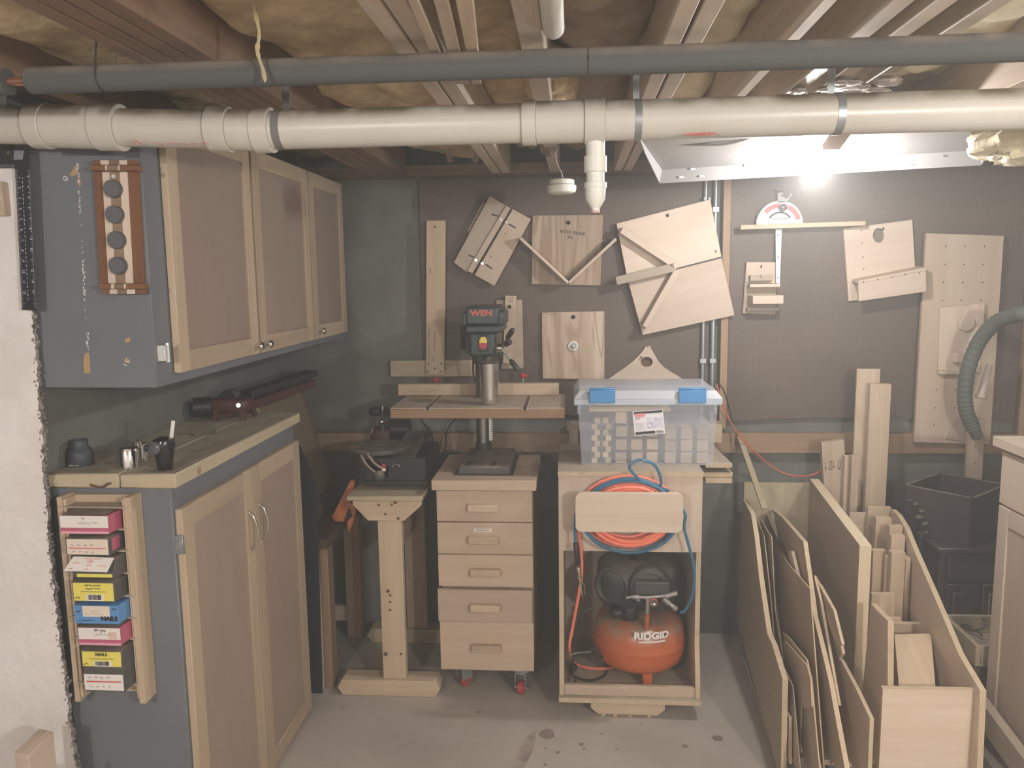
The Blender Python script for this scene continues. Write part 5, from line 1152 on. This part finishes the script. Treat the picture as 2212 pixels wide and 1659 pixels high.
mb = MB().sup(q+V((.003, .0004, -.004)), (.006, .0008, .0055), 1, 10, 6)
for a in range(5): mb.box(q+V((.009*math.cos(a*.7+1), .0002, .009*math.sin(a*.7+1))), (.0025, .0008, .0025))
mb.build('dial_marks', WHITE, g_)
a, b = PY(1432, 1292, Ym_), PY(1468, 1322, Ym_)
MB().lathe(a, b-a, [(.008, 0), (.0115, .003), (.0115, .03), (.008, .032), (.0085, .045), (.0105, .047), (.010, .065), (.006, .067)], 14).build('quick_coupler', ZN, cp)
P = [PY(1283, 1312, 2.94), PY(1262, 1322, 2.93), PY(1250, 1345, 2.92), PY(1244, 1385, 2.905), PY(1238, 1420, 2.89), V((-.005, 2.845, .135)), V((.005, 2.85, .11)), PZ(1232, 1445, .088), PZ(1242, 1462, .085), PZ(1275, 1470, .085), PZ(1305, 1460, .085), PZ(1311, 1440, .09), PY(1300, 1420, 2.90), PY(1280, 1400, 2.90), PY(1260, 1410, 2.88), PY(1238, 1418, 2.87)]
P = [V((max(p.x, -.028), min(max(p.y, 2.834), 3.2), max(p.z, .084))) for p in P]
MB().tube([V((max(p.x, -.03), max(p.y, 2.83), max(p.z, .0835))) for p in spl(P, 8)], .0042, 8).build('power_cord', BLACK, cp)
q = PZ(1239, 1445, .088); MB().sup((q.x, q.y, .096), (.014, .016, .012), .6, 10, 8).build('plug', BLACK, cp)
MB().tube(spl([PY(1231, 1415, 2.86), PY(1250, 1410, 2.86), PY(1277, 1408, 2.90)], 6), .0016, 6).build('cord_tie', GREYINK, cp)

# ================================================================== STORAGE TUB WITH BLOCKS
UY = 2.925; UX0, UX1 = .030, .512; UB = 3.265; UZ = .9305
tu = thing('storage_tub', 'clear plastic storage tub with two blue latches, full of wooden blocks', 'tub', (.27, 3.09, UZ))
HT = PY(1400, 871, UY).z
def shell(x0, x1, y0, y1, z0, z1, fl, t_=.003):
    """four tapered walls, flaring outward by fl at the top"""
    mb = MB()
    B = [V((x0, y0, z0)), V((x1, y0, z0)), V((x1, y1, z0)), V((x0, y1, z0))]; T = [V((x0-fl, y0-fl*.6, z1)), V((x1+fl, y0-fl*.6, z1)), V((x1+fl, y1+fl*.4, z1)), V((x0-fl, y1+fl*.4, z1))]
    for k in range(4):
        i = mb._a([B[k], B[(k+1) % 4], T[(k+1) % 4], T[k]]); mb.f.append(([i, i+1, i+2, i+3], [(0, 0), (1, 0), (1, 1), (0, 1)], 0, False))
    i = mb._a(B); mb.f.append(([i, i+3, i+2, i+1], [(0, 0)]*4, 0, False)); return mb
shell(UX0, UX1, UY, UB, UZ, HT, .014).build('body', TUBM, tu)
rx0, rx1, ry0, ry1 = UX0-.028, UX1+.028, UY-.022, UB+.02
def ring(x0, x1, y0, y1, z0, z1, wd): return MB().bx(x0, x1, y0, y0+wd, z0, z1).bx(x0, x1, y1-wd, y1, z0, z1).bx(x0, x0+wd, y0+wd, y1-wd, z0, z1).bx(x1-wd, x1, y0+wd, y1-wd, z0, z1)
RIMM = clearish('clear_rim', (.66, .72, .82), .6, .12)
ring(rx0, rx1, ry0, ry1, HT-.004, HT+.018, .008).build('rim', RIMM, tu, .002)
for x in (UX0-.016, UX1+.004): MB().bx(x, x+.012, UY+.02, UY+.12, HT-.045, HT-.004).build('side_grip', RIMM, tu, .002)
LZ = HT+.019
L0_, L1_ = [V((rx0, ry0, LZ)), V((rx1, ry0, LZ)), V((rx1, ry1, LZ)), V((rx0, ry1, LZ))], [V((rx0+.02, ry0+.02, LZ+.028)), V((rx1-.02, ry0+.02, LZ+.028)), V((rx1-.02, ry1-.02, LZ+.028)), V((rx0+.02, ry1-.02, LZ+.028))]
mb = MB()
for k in range(4):
    i = mb._a([L0_[k], L0_[(k+1) % 4], L1_[(k+1) % 4], L1_[k]]); mb.f.append(([i, i+1, i+2, i+3], [(0, 0)]*4, 0, False))
i = mb._a(L1_); mb.f.append(([i, i+1, i+2, i+3], [(0, 0)]*4, 0, False))
mb.build('lid', clearish('lid_plastic', (.62, .64, .70), .6, .25), tu)
for x0, x1 in ((1273, 1329), (1466, 1526)):
    a = PY(x0, 871, ry0-.006); b = PY(x1, 842, ry0-.006); MB().bx(a.x, b.x, ry0-.009, ry0-.0005, a.z, b.z).bx(a.x, b.x, ry0-.009, ry0+.012, b.z, b.z+.006).build('latch', LATCH, tu, .002)
Yl = UY-.0105
lab = pyp([(1366, 889), (1432, 884), (1437, 936), (1371, 942)], Yl)
lb = MB().prism(lab, (0, .0008, 0)).build('label', plain('label_white', (.80, .79, .82), .5), tu)
def inl(u, v, off=-.0012): return lab[0]*(1-u)*(1-v)+lab[1]*u*(1-v)+lab[2]*u*v+lab[3]*(1-u)*v+V((0, off, 0))
def quad(u0, u1, v0, v1, name, m, off=-.0010): return MB().prism([inl(u0, v0, off), inl(u1, v0, off), inl(u1, v1, off), inl(u0, v1, off)], (0, .0006, 0)).build(name, m, lb)
quad(.04, .97, .03, .12, 'header_band', NAVY); quad(.04, .68, .85, .96, 'footer_band', NAVY)
quad(.08, .40, .10, .24, 'badge', plain('badge_pink', (.78, .28, .32), .5), -.0018)
quad(.45, .97, .3, .72, 'picture', plain('picture_lilac', (.45, .46, .62), .5, col2=(.8, .8, .84), vs=90))
mb = MB()
for k in range(5): scrib(mb, inl(.06, .48+k*.07, -.0016), XA, ZA, .034, .002, 8, .0004)
for k in range(8): mb.bx(inl(.72+k*.03, .85, -.0016).x, inl(.735+k*.03, .85, -.0016).x, lab[0].y-.0018, lab[0].y-.0014, inl(.8, .95).z, inl(.8, .86).z)
mb.build('printing', INK, lb)
MB().tube([inl(.06+.17*k/8, .36-.08*math.sin(k*math.pi/9), -.0016) for k in range(9)], .0008, 4).build('swoosh', INK, lb)
# blocks inside
BW = wood('block_wood', (.74, .58, .40), (.62, .45, .28), ring=.2, var=.18)
proto = MB().box((0, 0, 0), (.0415, .08, .0415), None, 0, 1).build('wooden_block', BW, None, .0018, V((0, 0, 0)))
small = MB().box((0, 0, 0), (.021, .08, .0205), None, 0, 1).build('wooden_block', BW, None, .0012, V((0, 0, 0)))
G = 'wooden blocks inside the clear tub'
ORD = ('first', 'second', 'third', 'fourth', 'fifth', 'sixth', 'seventh', 'eighth', 'ninth')
used = set()
def blk(pr, x, y, z, rot, lab_):
    o = pr if pr.name not in used else pr.copy()
    if pr.name in used: COL.objects.link(o)
    used.add(pr.name); o.location = (x, y, z); o.rotation_euler = (0, 0, rot); tag(o, lab_, 'block', G)
U0 = UZ+.0225
for k in range(4):
    for j in range(3): blk(proto, PY(1342+j*33.5, 960, UY+.02).x, UY+.058+.004*((k*3+j) % 3), U0+k*.0505-(.0005 if k else 0), .03*((k+2*j) % 3-1), 'wooden block in middle stack of the clear tub, %s row up, %s column' % (ORD[k], ORD[j]))
    for j in range(2 if k else 0): MB().box((PY(1342+(j+.5)*33.5, 960, UY+.02).x, UY+.075, U0+k*.0505-.0257), (.09, .02, .0055)).build('spacer', BW, tu)
for k in range(3):
    for j in range(3): blk(proto, PY(1449+j*34, 960, UY+.02).x, UY+.062, U0+k*.0455, .02*(j-1), 'wooden block in bagged stack of the clear tub, %s row up, %s column' % (ORD[k], ORD[j]))
for k in range(8):
    for j in range(2): blk(small, PY(1284+j*24+(6 if (k+j) % 2 else 0), 960, UY+.02).x, UY+.056, UZ+.012+k*.0215, 0, 'wooden block in notched left stack of the clear tub, %s row up, %s column' % (ORD[k], ORD[j]))
for j in range(3): blk(small, .11+j*.092, UY+.09, UZ+.012+8*.0215+.0365, math.pi/2, 'wooden block lying loose on top of the stacks in clear tub, %s from its left' % ORD[j])
MB().bx(.06, .36, UY+.03, UY+.15, UZ+.012+8*.0215+.0125, UZ+.012+8*.0215+.0225).build('tray_board', BW, tu)
mb = MB().sup((.413, UY+.074, UZ+.088), (.090, .062, .082), .25, 20, 12)
for i, p in enumerate(mb.v): mb.v[i] = p+V((.006*noise.noise(p*30), .006*noise.noise(p*26+V((5, 0, 0))), .006*noise.noise(p*28+V((0, 9, 0)))))
one('plastic_bag', 'thin clear bag around the right-hand blocks inside the tub', 'bag', mb, BAGM)

# boards on a wall shelf to the right of the cart
t = thing('wall_shelf', 'rough stack of dusty plywood shelf boards on the wall right of the clear tub', 'shelf', (.55, 3.3, .84))
a = PY(1586, 1058, 3.0)
for (x0, x1, y0, y1, z0, z1, nm) in ((.44, .605, 3.02, 3.478, .862, .880, 'board'), (.47, .60, 3.0, 3.478, .842, .860, 'board'), (.47, .60, 3.01, 3.478, .90, .918, 'board')):
    MB().prism([V((x0+.03, y0, z0)), V((x1, y0, z0)), V((x1-.02, y1, z0)), V((x0+.05, y1, z0))], (0, 0, z1-z0), 0, 1).build(nm, [PLYD, EDGE], t, .001)
MB().bx(.50, .56, 3.35, 3.47, .8805, .8995).build('spacer', PINE, t)
MB().bx(.545, .63, 3.38, 3.455, .919, 1.0).build('upright_block', PINE, t, .002)
MB().bx(.52, .56, 3.42, 3.478, .60, .841, g=2).build('bracket', RAILW, t, .002)

t = thing('extension_cord', 'thin orange cord draping from behind the tub down to the lumber rack', 'cord', base((1735, 1028), 3.40))
P = spl([PY(1548, 830, 3.34), PY(1556, 858, 3.34), PY(1575, 905, 3.36), PY(1600, 945, 3.39), PY(1640, 985, 3.43), PY(1680, 1016, 3.45), PY(1712, 1027, 3.44), PY(1735, 1028, 3.42), PY(1760, 1024, 3.40), PY(1800, 1000, 3.45)], 8)
MB().tube(P, .0035, 8).build('cord', plain('cord_orange', (.62, .15, .08), .5), t)
t = thing('black_cord', 'thin black cord hanging beside the orange cord right of the tub', 'cord', base((1600, 950), 3.42))
MB().tube(spl([PY(1542, 822, 3.40), PY(1560, 838, 3.40), PY(1572, 870, 3.42), PY(1582, 915, 3.44), PY(1590, 934, 3.42), PY(1588, 962, 3.42)], 8), .0028, 6).build('cord', BLACK, t)
A, B = PY(1598, 945, 3.465), PX(1652, 1100, .735)
one('leaning_stick', 'thin wooden stick leaning on the wall above the left side of the lumber rack', 'stick', MB().bar(A, B, .022, .012, (0, 1, 0)), PINEG, None, .001)

# ================================================================== LUMBER RACK AND SHEET OFFCUTS
def yz(px, X): return [PX(x, y, X) for x, y in px]
lr = thing('lumber_rack', 'rolling plywood lumber rack with sloping sides and open bins', 'rack', (.98, 2.9, 0))
def rot_panel(name, pts, th, mats, par, X0, Y0=2.45, k=.062, zmin=.02):
    """outline (photo pixels) on the upright plane x = X0 + k*(y-Y0), th thick towards +x"""
    n = V((1, -k, 0)).normalized(); out = []
    for x, y in pts:
        d = _ray(x, y); tt = (X0-k*Y0)/(d.x-k*d.y); p = O+d*tt; p.z = max(p.z, zmin); out.append(p)
    return MB().prism(out, n*th, 0, 1, V((0, 1, 0))).build(name, mats, par, .001)
def sheet(name, label, pts, th, X0, mats=(HARD, EDGE), zmin=.10, k=.062, grp='sheet offcuts standing in the lumber rack', cat='sheet'):
    n = V((1, -k, 0)).normalized(); out = []
    for x, y in pts:
        d = _ray(x, y); tt = (X0-k*2.45)/(d.x-k*d.y); p = O+d*tt; p.z = max(p.z, zmin)
        if p.y > 3.375: p = V((X0+k*(3.375-2.45), 3.375, p.z))
        out.append(p)
    return one(name, label, cat, MB().prism(out, n*th, 0, 1, V((0, 1, 0))), list(mats), grp, .0008)
rot_panel('left_side', [(1605, 1078), (1622, 1110), (1630, 1160), (1640, 1250), (1650, 1320), (1657, 1368), (1668, 1392), (1690, 1466), (1686, 1690), (1591, 1336)], .018, [PLYD, EDGEP], lr, .655)
A0 = V((.66, 2.44, 0))
MB().prism([V((.675, 2.46, .06)), V((1.235, 2.40, .06)), V((1.30, 3.40, .06)), V((.735, 3.42, .06))], (0, 0, .018)).build('floor_board', PLYD, lr)
MB().prism([V((.73, 3.40, .08)), V((1.30, 3.39, .08)), V((1.30, 3.39, .74)), V((.73, 3.40, .74))], (0, .018, 0), 0, 1).build('back', [PINEG, EDGE], lr, .001)
rot_panel('bin_divider', [(1881, 1303), (1896, 1320), (1918, 1341), (1917, 1500), (1907, 1720), (1868, 1690), (1862, 1500)], .018, [PLY, EDGEP], lr, .958, zmin=.08)
# right bin
q = [PY(1907, 1487, 2.335), PY(2120, 1491, 2.335)]
MB().prism([V((q[0].x, 2.335, .03)), V((q[1].x, 2.335, .03)), V((q[1].x, 2.335, q[1].z)), V((q[0].x, 2.335, q[0].z))], (0, .018, 0), 0, 1, (1, 0, 0)).build('bin_front', [PLYP, EDGEP], lr, .001)
rot_panel('right_side', [(2117, 1492), (2070, 1412), (2042, 1345), (2010, 1270), (1975, 1190), (1955, 1140), (1938, 1112), (1925, 1100), (1960, 1320), (2108, 1700)], .018, [PLY, EDGEP], lr, q[1].x-.019, 2.36, zmin=.03)
m1, m2 = PY(1924, 1346, 2.78), PY(2024, 1347, 2.78)
MB().bx(m1.x-.01, m2.x+.03, 2.78, 2.798, .08, m1.z, g=0).build('bin_divider', PLY, lr, .001)
m1, m2 = PY(1840, 1112, 3.15), PY(1885, 1112, 3.15)
MB().bx(m1.x, 1.27, 3.17, 3.19, .08, m1.z, g=0).build('bin_divider', PLY, lr, .001)
for x, y in ((.74, 2.55), (1.2, 2.52), (.78, 3.3), (1.25, 3.3)): MB().lathe((x-.012, y, .028), XA, [(.022, 0), (.0275, .003), (.0275, .021), (.022, .024)], 18).box((x, y, .054), (.03, .04, .01)).build('caster', BLACKD, lr)
# sheets, from left to right
sheet('hardboard_sheet', 'thin tan sheet just right of the rack left side, tall straight front edge', [(1644, 1330), (1668, 1392), (1712, 1482), (1730, 1690), (1690, 1690)], .004, .690)
sheet('plywood_strip', 'narrow upright ply strip squeezed beside the rack left side at the very bottom', [(1672, 1500), (1705, 1549), (1703, 1700), (1672, 1640)], .009, .677, (PLY, EDGEP))
sheet('hardboard_sheet', 'long thin sheet with pale slanted top, second behind the rack left side', [(1636, 1124), (1650, 1160), (1665, 1300), (1676, 1440), (1650, 1400)], .004, .700)
sheet('hardboard_sheet', 'long thin sheet with pale slanted top, third behind the rack left side', [(1642, 1121), (1666, 1160), (1674, 1320), (1690, 1420), (1660, 1400)], .004, .716)
sheet('hardboard_sheet', 'dusty brown sheet with a notched foot low in the rack', [(1689, 1388), (1695, 1384), (1742, 1437), (1750, 1465), (1753, 1526), (1746, 1530), (1730, 1528), (1727, 1600), (1722, 1690), (1700, 1690)], .006, .712)
sheet('hardboard_sheet', 'dusty brown sheet lying against the notched one, slightly taller', [(1690, 1366), (1702, 1375), (1742, 1425), (1752, 1470), (1758, 1540), (1772, 1690), (1740, 1690)], .005, .722)
for k, (dx, lab) in enumerate(((0, 'slim upright strip low in the rack, left one of three close together'), (9, 'slim upright strip low in the rack, middle one of three close together'), (18, 'slim upright strip low in the rack, right one of three close together'))):
    sheet('hardboard_strip', lab, [(1722+dx, 1528+k*2), (1730+dx, 1526+k*2), (1740+dx*1.05, 1590), (1768+dx*.5, 1690), (1735+dx, 1690)], .005, .7285+.0062*k)
sheet('hardboard_sheet', 'large smooth tan sheet with long slanted top in the middle of the rack', [(1637, 1085), (1650, 1130), (1700, 1215), (1749, 1272), (1757, 1380), (1780, 1680), (1700, 1680)], .005, .757)
sheet('wood_strip', 'small pale square strip sticking up behind the large smooth sheet', [(1702, 1190), (1709, 1190), (1722, 1245), (1735, 1330), (1722, 1330)], .012, .770, (PLYP, EDGEP))
sheet('plywood_sheet', 'thick plywood sheet with pale top edge behind the large smooth sheet', [(1656, 1080), (1690, 1118), (1735, 1170), (1745, 1240), (1757, 1330), (1790, 1470), (1830, 1690), (1760, 1690)], .015, .790, (HARD, EDGEP))
sheet('hardboard_sheet', 'short sheet with one corner cut off at the front of the rack', [(1757, 1400), (1775, 1440), (1811, 1565), (1798, 1640), (1795, 1690), (1770, 1690)], .006, .808)
sheet('ply_strip', 'narrow ply strip with square end, left one above the cut-corner sheet', [(1758, 1245), (1772, 1300), (1776, 1325), (1811, 1524), (1802, 1524), (1775, 1400)], .009, .816, (PLY, EDGEP))
sheet('ply_strip', 'bundle strip with square end pointing down, left of the thick slab', [(1757, 1243), (1800, 1318), (1818, 1392), (1808, 1396), (1790, 1350)], .010, .830, (STUD, EDGEP))
sheet('ply_strip', 'bundle strip with broken end beside the thick slab', [(1770, 1262), (1800, 1318), (1819, 1412), (1812, 1422), (1795, 1380)], .010, .842, (STUD, EDGE))
sheet('plywood_sheet', 'broad plywood sheet with slanted top at the front right of the rack', [(1809, 1421), (1815, 1424), (1850, 1490), (1879, 1552), (1872, 1720), (1800, 1720)], .012, .868, (PLY, EDGEP))
X_ = .962; s0 = PX(1864, 1178, X_); s1 = PX(1743, 1030, X_)
MB_ = MB().prism([V((X_-.01, s0.y, .12)), V((X_-.01, s0.y, s0.z)), V((X_+.03, 3.36, .77)), V((X_+.03, 3.36, .12))], V((1, -.05, 0))*.038, 0, 1, (0, 1, 0))
one('thick_slab', 'thick pale-edged slab standing tallest in the middle of the rack', 'slab', MB_, [wood('slab_face', (.40, .32, .25), (.34, .26, .2), gv=8, ring=.1), wood('slab_edge', (.68, .58, .43), (.60, .49, .34), ring=.2)], None, .001)
# boards standing in the rear bins
def stud(lab, x0, x1, ytop, Y, dep, lean=0, m=STUD, zb=.082, ytop1=None, tilt=0, name='board', extra=None):
    a = PY(x0, ytop, Y); b = PY(x1, ytop1 if ytop1 else ytop, Y); h = a.z
    mb = MB().prism([V((a.x-tilt, Y-lean, zb)), V((b.x-tilt, Y-lean, zb)), V((b.x, Y, b.z)), V((a.x, Y, a.z))], (0, dep, 0), 0, 1, (0, 0, 1))
    o = one(name, lab, 'board', mb, [m, EDGEP if m is not STUD else STUD], 'boards standing in the lumber rack', .0015)
    return o
stud('tallest pine board standing against the wall at the back of the rack', 1852, 1902, 797, 3.370, .015, .0)
stud('second tallest pine board with dark knots at the back of the rack', 1881, 1926, 830, 3.32, .035, .0)
b1 = stud('pine board stamped with black marks near the top, leaning in the rack', 1775, 1824, 956, 3.338, .03, .0, STUD, ytop1=950, tilt=-.075)
mb = MB()
for k, (x, y) in enumerate(((1784, 1006), (1793, 1004), (1801, 1003), (1812, 1002), (1823, 1001))):
    q = PY(x, y, 3.3365); mb.bx(q.x-.003, q.x-.0015, q.y-.0005, q.y, q.z-.022, q.z+.016)
    if k in (1, 3): mb.bx(q.x+.005, q.x+.0065, q.y-.0005, q.y, q.z-.022, q.z+.016).bx(q.x-.003, q.x+.0065, q.y-.0005, q.y, q.z+.014, q.z+.016).bx(q.x-.003, q.x+.0065, q.y-.0005, q.y, q.z-.022, q.z-.019)
    else: mb.bx(q.x-.003, q.x+.006, q.y-.0005, q.y, q.z-.012, q.z-.009)
mb.build('stamp', INK, b1)
stud('short pine board beside the stamped one, left of a close pair', 1826, 1840, 986, 3.30, .032, 0)
stud('short pine board beside the stamped one, right of a close pair', 1841, 1857, 985, 3.26, .035, 0)
for k, (lab, x0, x1, y, Y, dep) in enumerate((
    ('wide short board end at the back of the right bin', 1876, 1926, 1096, 3.14, .02), ('square board end in front of the wide one in the bin', 1893, 1927, 1119, 3.06, .03),
    ('small square board end close to the bin right side', 1922, 1951, 1136, 2.98, .02), ('upright offcut below the small square end near the bin right side', 1926, 1956, 1157, 2.94, .03),
    ('upright offcut against the thick slab in the bin', 1887, 1916, 1190, 2.93, .03), ('narrow offcut between the two rows in the bin', 1914, 1922, 1202, 2.90, .02),
    ('tall upright offcut at the middle of the bin', 1927, 1957, 1194, 2.86, .035), ('narrow brown offcut against the bin right side', 1957, 1968, 1206, 2.88, .03),
    ('low wide block behind the bin divider', 1884, 1935, 1283, 2.83, .02), ('low stepped block just behind the bin divider', 1917, 1948, 1336, 2.80, .018))):
    stud(lab, x0, x1, y, Y, dep, 0, BIRCH if k % 2 else PINE, name='board_end')
p0 = [PY(1936, 1378, 2.66), PY(2012, 1376, 2.66)]
q_ = [PY(1948, 1520, 2.42), PY(2024, 1520, 2.42)]
mb = MB().prism([q_[0], q_[1], p0[1], p0[0]], (0, .016, .006), 0, 1, (0, 0, 1))
one('knotty_board', 'short pale board with one knot leaning in the front bin', 'board', mb, [PINE, EDGEP], None, .001)
b_ = PY(1926, 1425, 2.72); one('bin_block', 'brown block lying left in the front bin behind the knotty board', 'block', MB().bx(b_.x-.01, b_.x+.1, 2.60, 2.66, .09, b_.z-.0), RAILW, None, .002)

# ================================================================== DARK BOX, DARK CABINET, CRATE
R45 = Matrix.Rotation(math.radians(42), 3, 'Z'); dc_ = V((1.52, 3.22, 0))
t = thing('dark_cabinet', 'dark brown cabinet with raised door panels behind the lumber rack', 'cabinet', (1.52, 3.24, 0))
DX0, DX1, DYF, DYB, DH = 1.385, 1.68, 3.02, 3.44, .60
MB().bx(DX0, DX1, DYF, DYB, 0.03, DH-.02).build('body', BROWNBK, t, .003)
MB().bx(DX0-.02, DX1+.01, DYF-.03, DYB, DH-.019, DH).build('top', BROWNBK, t, .004)
MB().bx(DX0+.02, DX1-.005, DYF-.018, DYF-.001, .47, .57).build('drawer', BROWNBK, t, .003)
for k in range(2):
    x0 = DX0+.025+k*.13; d = MB().bx(x0, x0+.12, DYF-.018, DYF-.001, .05, .455).build('door', BROWNBK, t, .003)
    MB().prism([V((x0+.02, DYF-.0185, .08)), V((x0+.10, DYF-.0185, .08)), V((x0+.10, DYF-.0185, .425)), V((x0+.02, DYF-.0185, .425))], (0, -.008, 0)).build('raised_panel', BROWNBK, d, .006)
t = thing('dark_box', 'open dark box with dusty rim sitting cornerwise on the dark cabinet', 'box', (1.52, 3.22, .602))
s_ = .155; zt2 = .79
cc2 = V((1.512, 3.205, 0))
def wallp(a, b): 
    A = cc2+R45 @ V((a[0]*s_, a[1]*s_*.85, .602)); B = cc2+R45 @ V((b[0]*s_, b[1]*s_*.85, .602)); n = (B-A).cross(ZA).normalized()
    return MB().prism([A, B, B+V((0, 0, zt2-.602)), A+V((0, 0, zt2-.602))], -n*.012)
for k, (a, b) in enumerate((((-1, -1), (1, -1)), ((1, -1), (1, 1)), ((1, 1), (-1, 1)), ((-1, 1), (-1, -1)))): wallp(a, b).build('side', [plain('box_brown', (.05, .037, .04), .45, dust=.9)], t, .001)
MB().prism([cc2+R45 @ V((x*s_*.99, y*s_*.84, .602)) for x, y in ((-1, -1), (1, -1), (1, 1), (-1, 1))], (0, 0, .008)).build('bottom', BROWNBK, t)
mb = MB()
for (px, py, r) in ((1985, 1118, .02), (1996, 1132, .018), (1990, 1105, .014), (2000, 1150, .012), (1978, 1090, .016)):
    q = PY(px, py, 3.1); mb.sup(q, (r, r, r*.6), .8, 8, 6)
mb.cyl(PY(1990, 1150, 3.1), V((PY(1990, 1150, 3.1).x, 3.1, .01)), .012, n=8).cyl(PY(1965, 1080, 3.1), PY(1995, 1150, 3.1), .008, n=8)
one('wire_bundle', 'dark tangle of wires on a post between the rack and the dark box', 'wires', mb, BLACKD)
t = thing('pale_crate', 'shallow pale wooden crate holding a loop of cord beside the right cabinet', 'crate', (1.5, 2.75, 0))
R2 = Matrix.Rotation(math.radians(30), 3, 'Z')
KX, KYc, KZ = 1.395, 2.93, .36
def cr(x, y, z): return V((x, y, z))
ax0, ax1, ay0, ay1 = 1.30, 1.60, 2.72, 2.985
MB().bx(ax0+.085, 1.402, ay0, ay1, .27, .345, g=1).build('side', PINEG, t, .001); MB().bx(1.403, ax1, ay1-.018, ay1, .27, .345).build('end', PINEG, t, .001)
MB().bx(1.403, ax1, ay0, ay1-.02, .27, .282).build('base', PLYD, t); MB().bx(1.403, ax1, ay0, ay0+.016, .283, .345).build('end', PINEG, t, .001)
MB().bx(1.395, 1.60, ay0+.02, ay1-.02, 0, .269).build('plinth', DARKW, t)
MB().tube([V((1.46+.035*math.cos(k*.4), 2.9+.05*math.sin(k*.4), .30+.004*k)) for k in range(17)], .004, 7).build('cord_loop', BLACKD, t)
a = PX(2046, 1392, 1.36); 
one('floor_plank', 'dusty plank leaning low between the lumber rack and the crate', 'plank', MB().bar((1.375, 2.98, .21), (1.36, 2.2, .11), .03, .09, (0, 0, 1)).bx(1.345, 1.375, 2.3, 2.34, 0, .1).bx(1.36, 1.39, 2.9, 2.94, 0, .16), PLYD, None, .002)

# ================================================================== RIGHT CABINET
RX = 1.41
rc = thing('base_cabinet', 'pale wooden base cabinet with drawer and panel door at the right edge', 'cabinet', (1.7, 2.2, 0))
MB().bx(RX+.02, 2.0, 1.72, 2.69, .07, 1.05, g=2).build('body', PLYP, rc, .002)
MB().bx(RX+.08, 2.0, 1.74, 2.67, 0, .07).build('plinth', DARKW, rc)
MB().bx(RX-.02, 2.02, 1.70, 2.715, 1.0515, 1.086, g=1).build('worktop', PLYP, rc, .003)
for y0, y1 in ((2.21, 2.688), (1.73, 2.20)):
    MB().bx(RX, RX+.019, y0, y1, .865, 1.04, g=1).build('drawer', PLYP, rc, .002)
    door(rc, y0, y1, .055, .858, RX, .06, sgn=-1, matf=PLYP, matp=PLY)
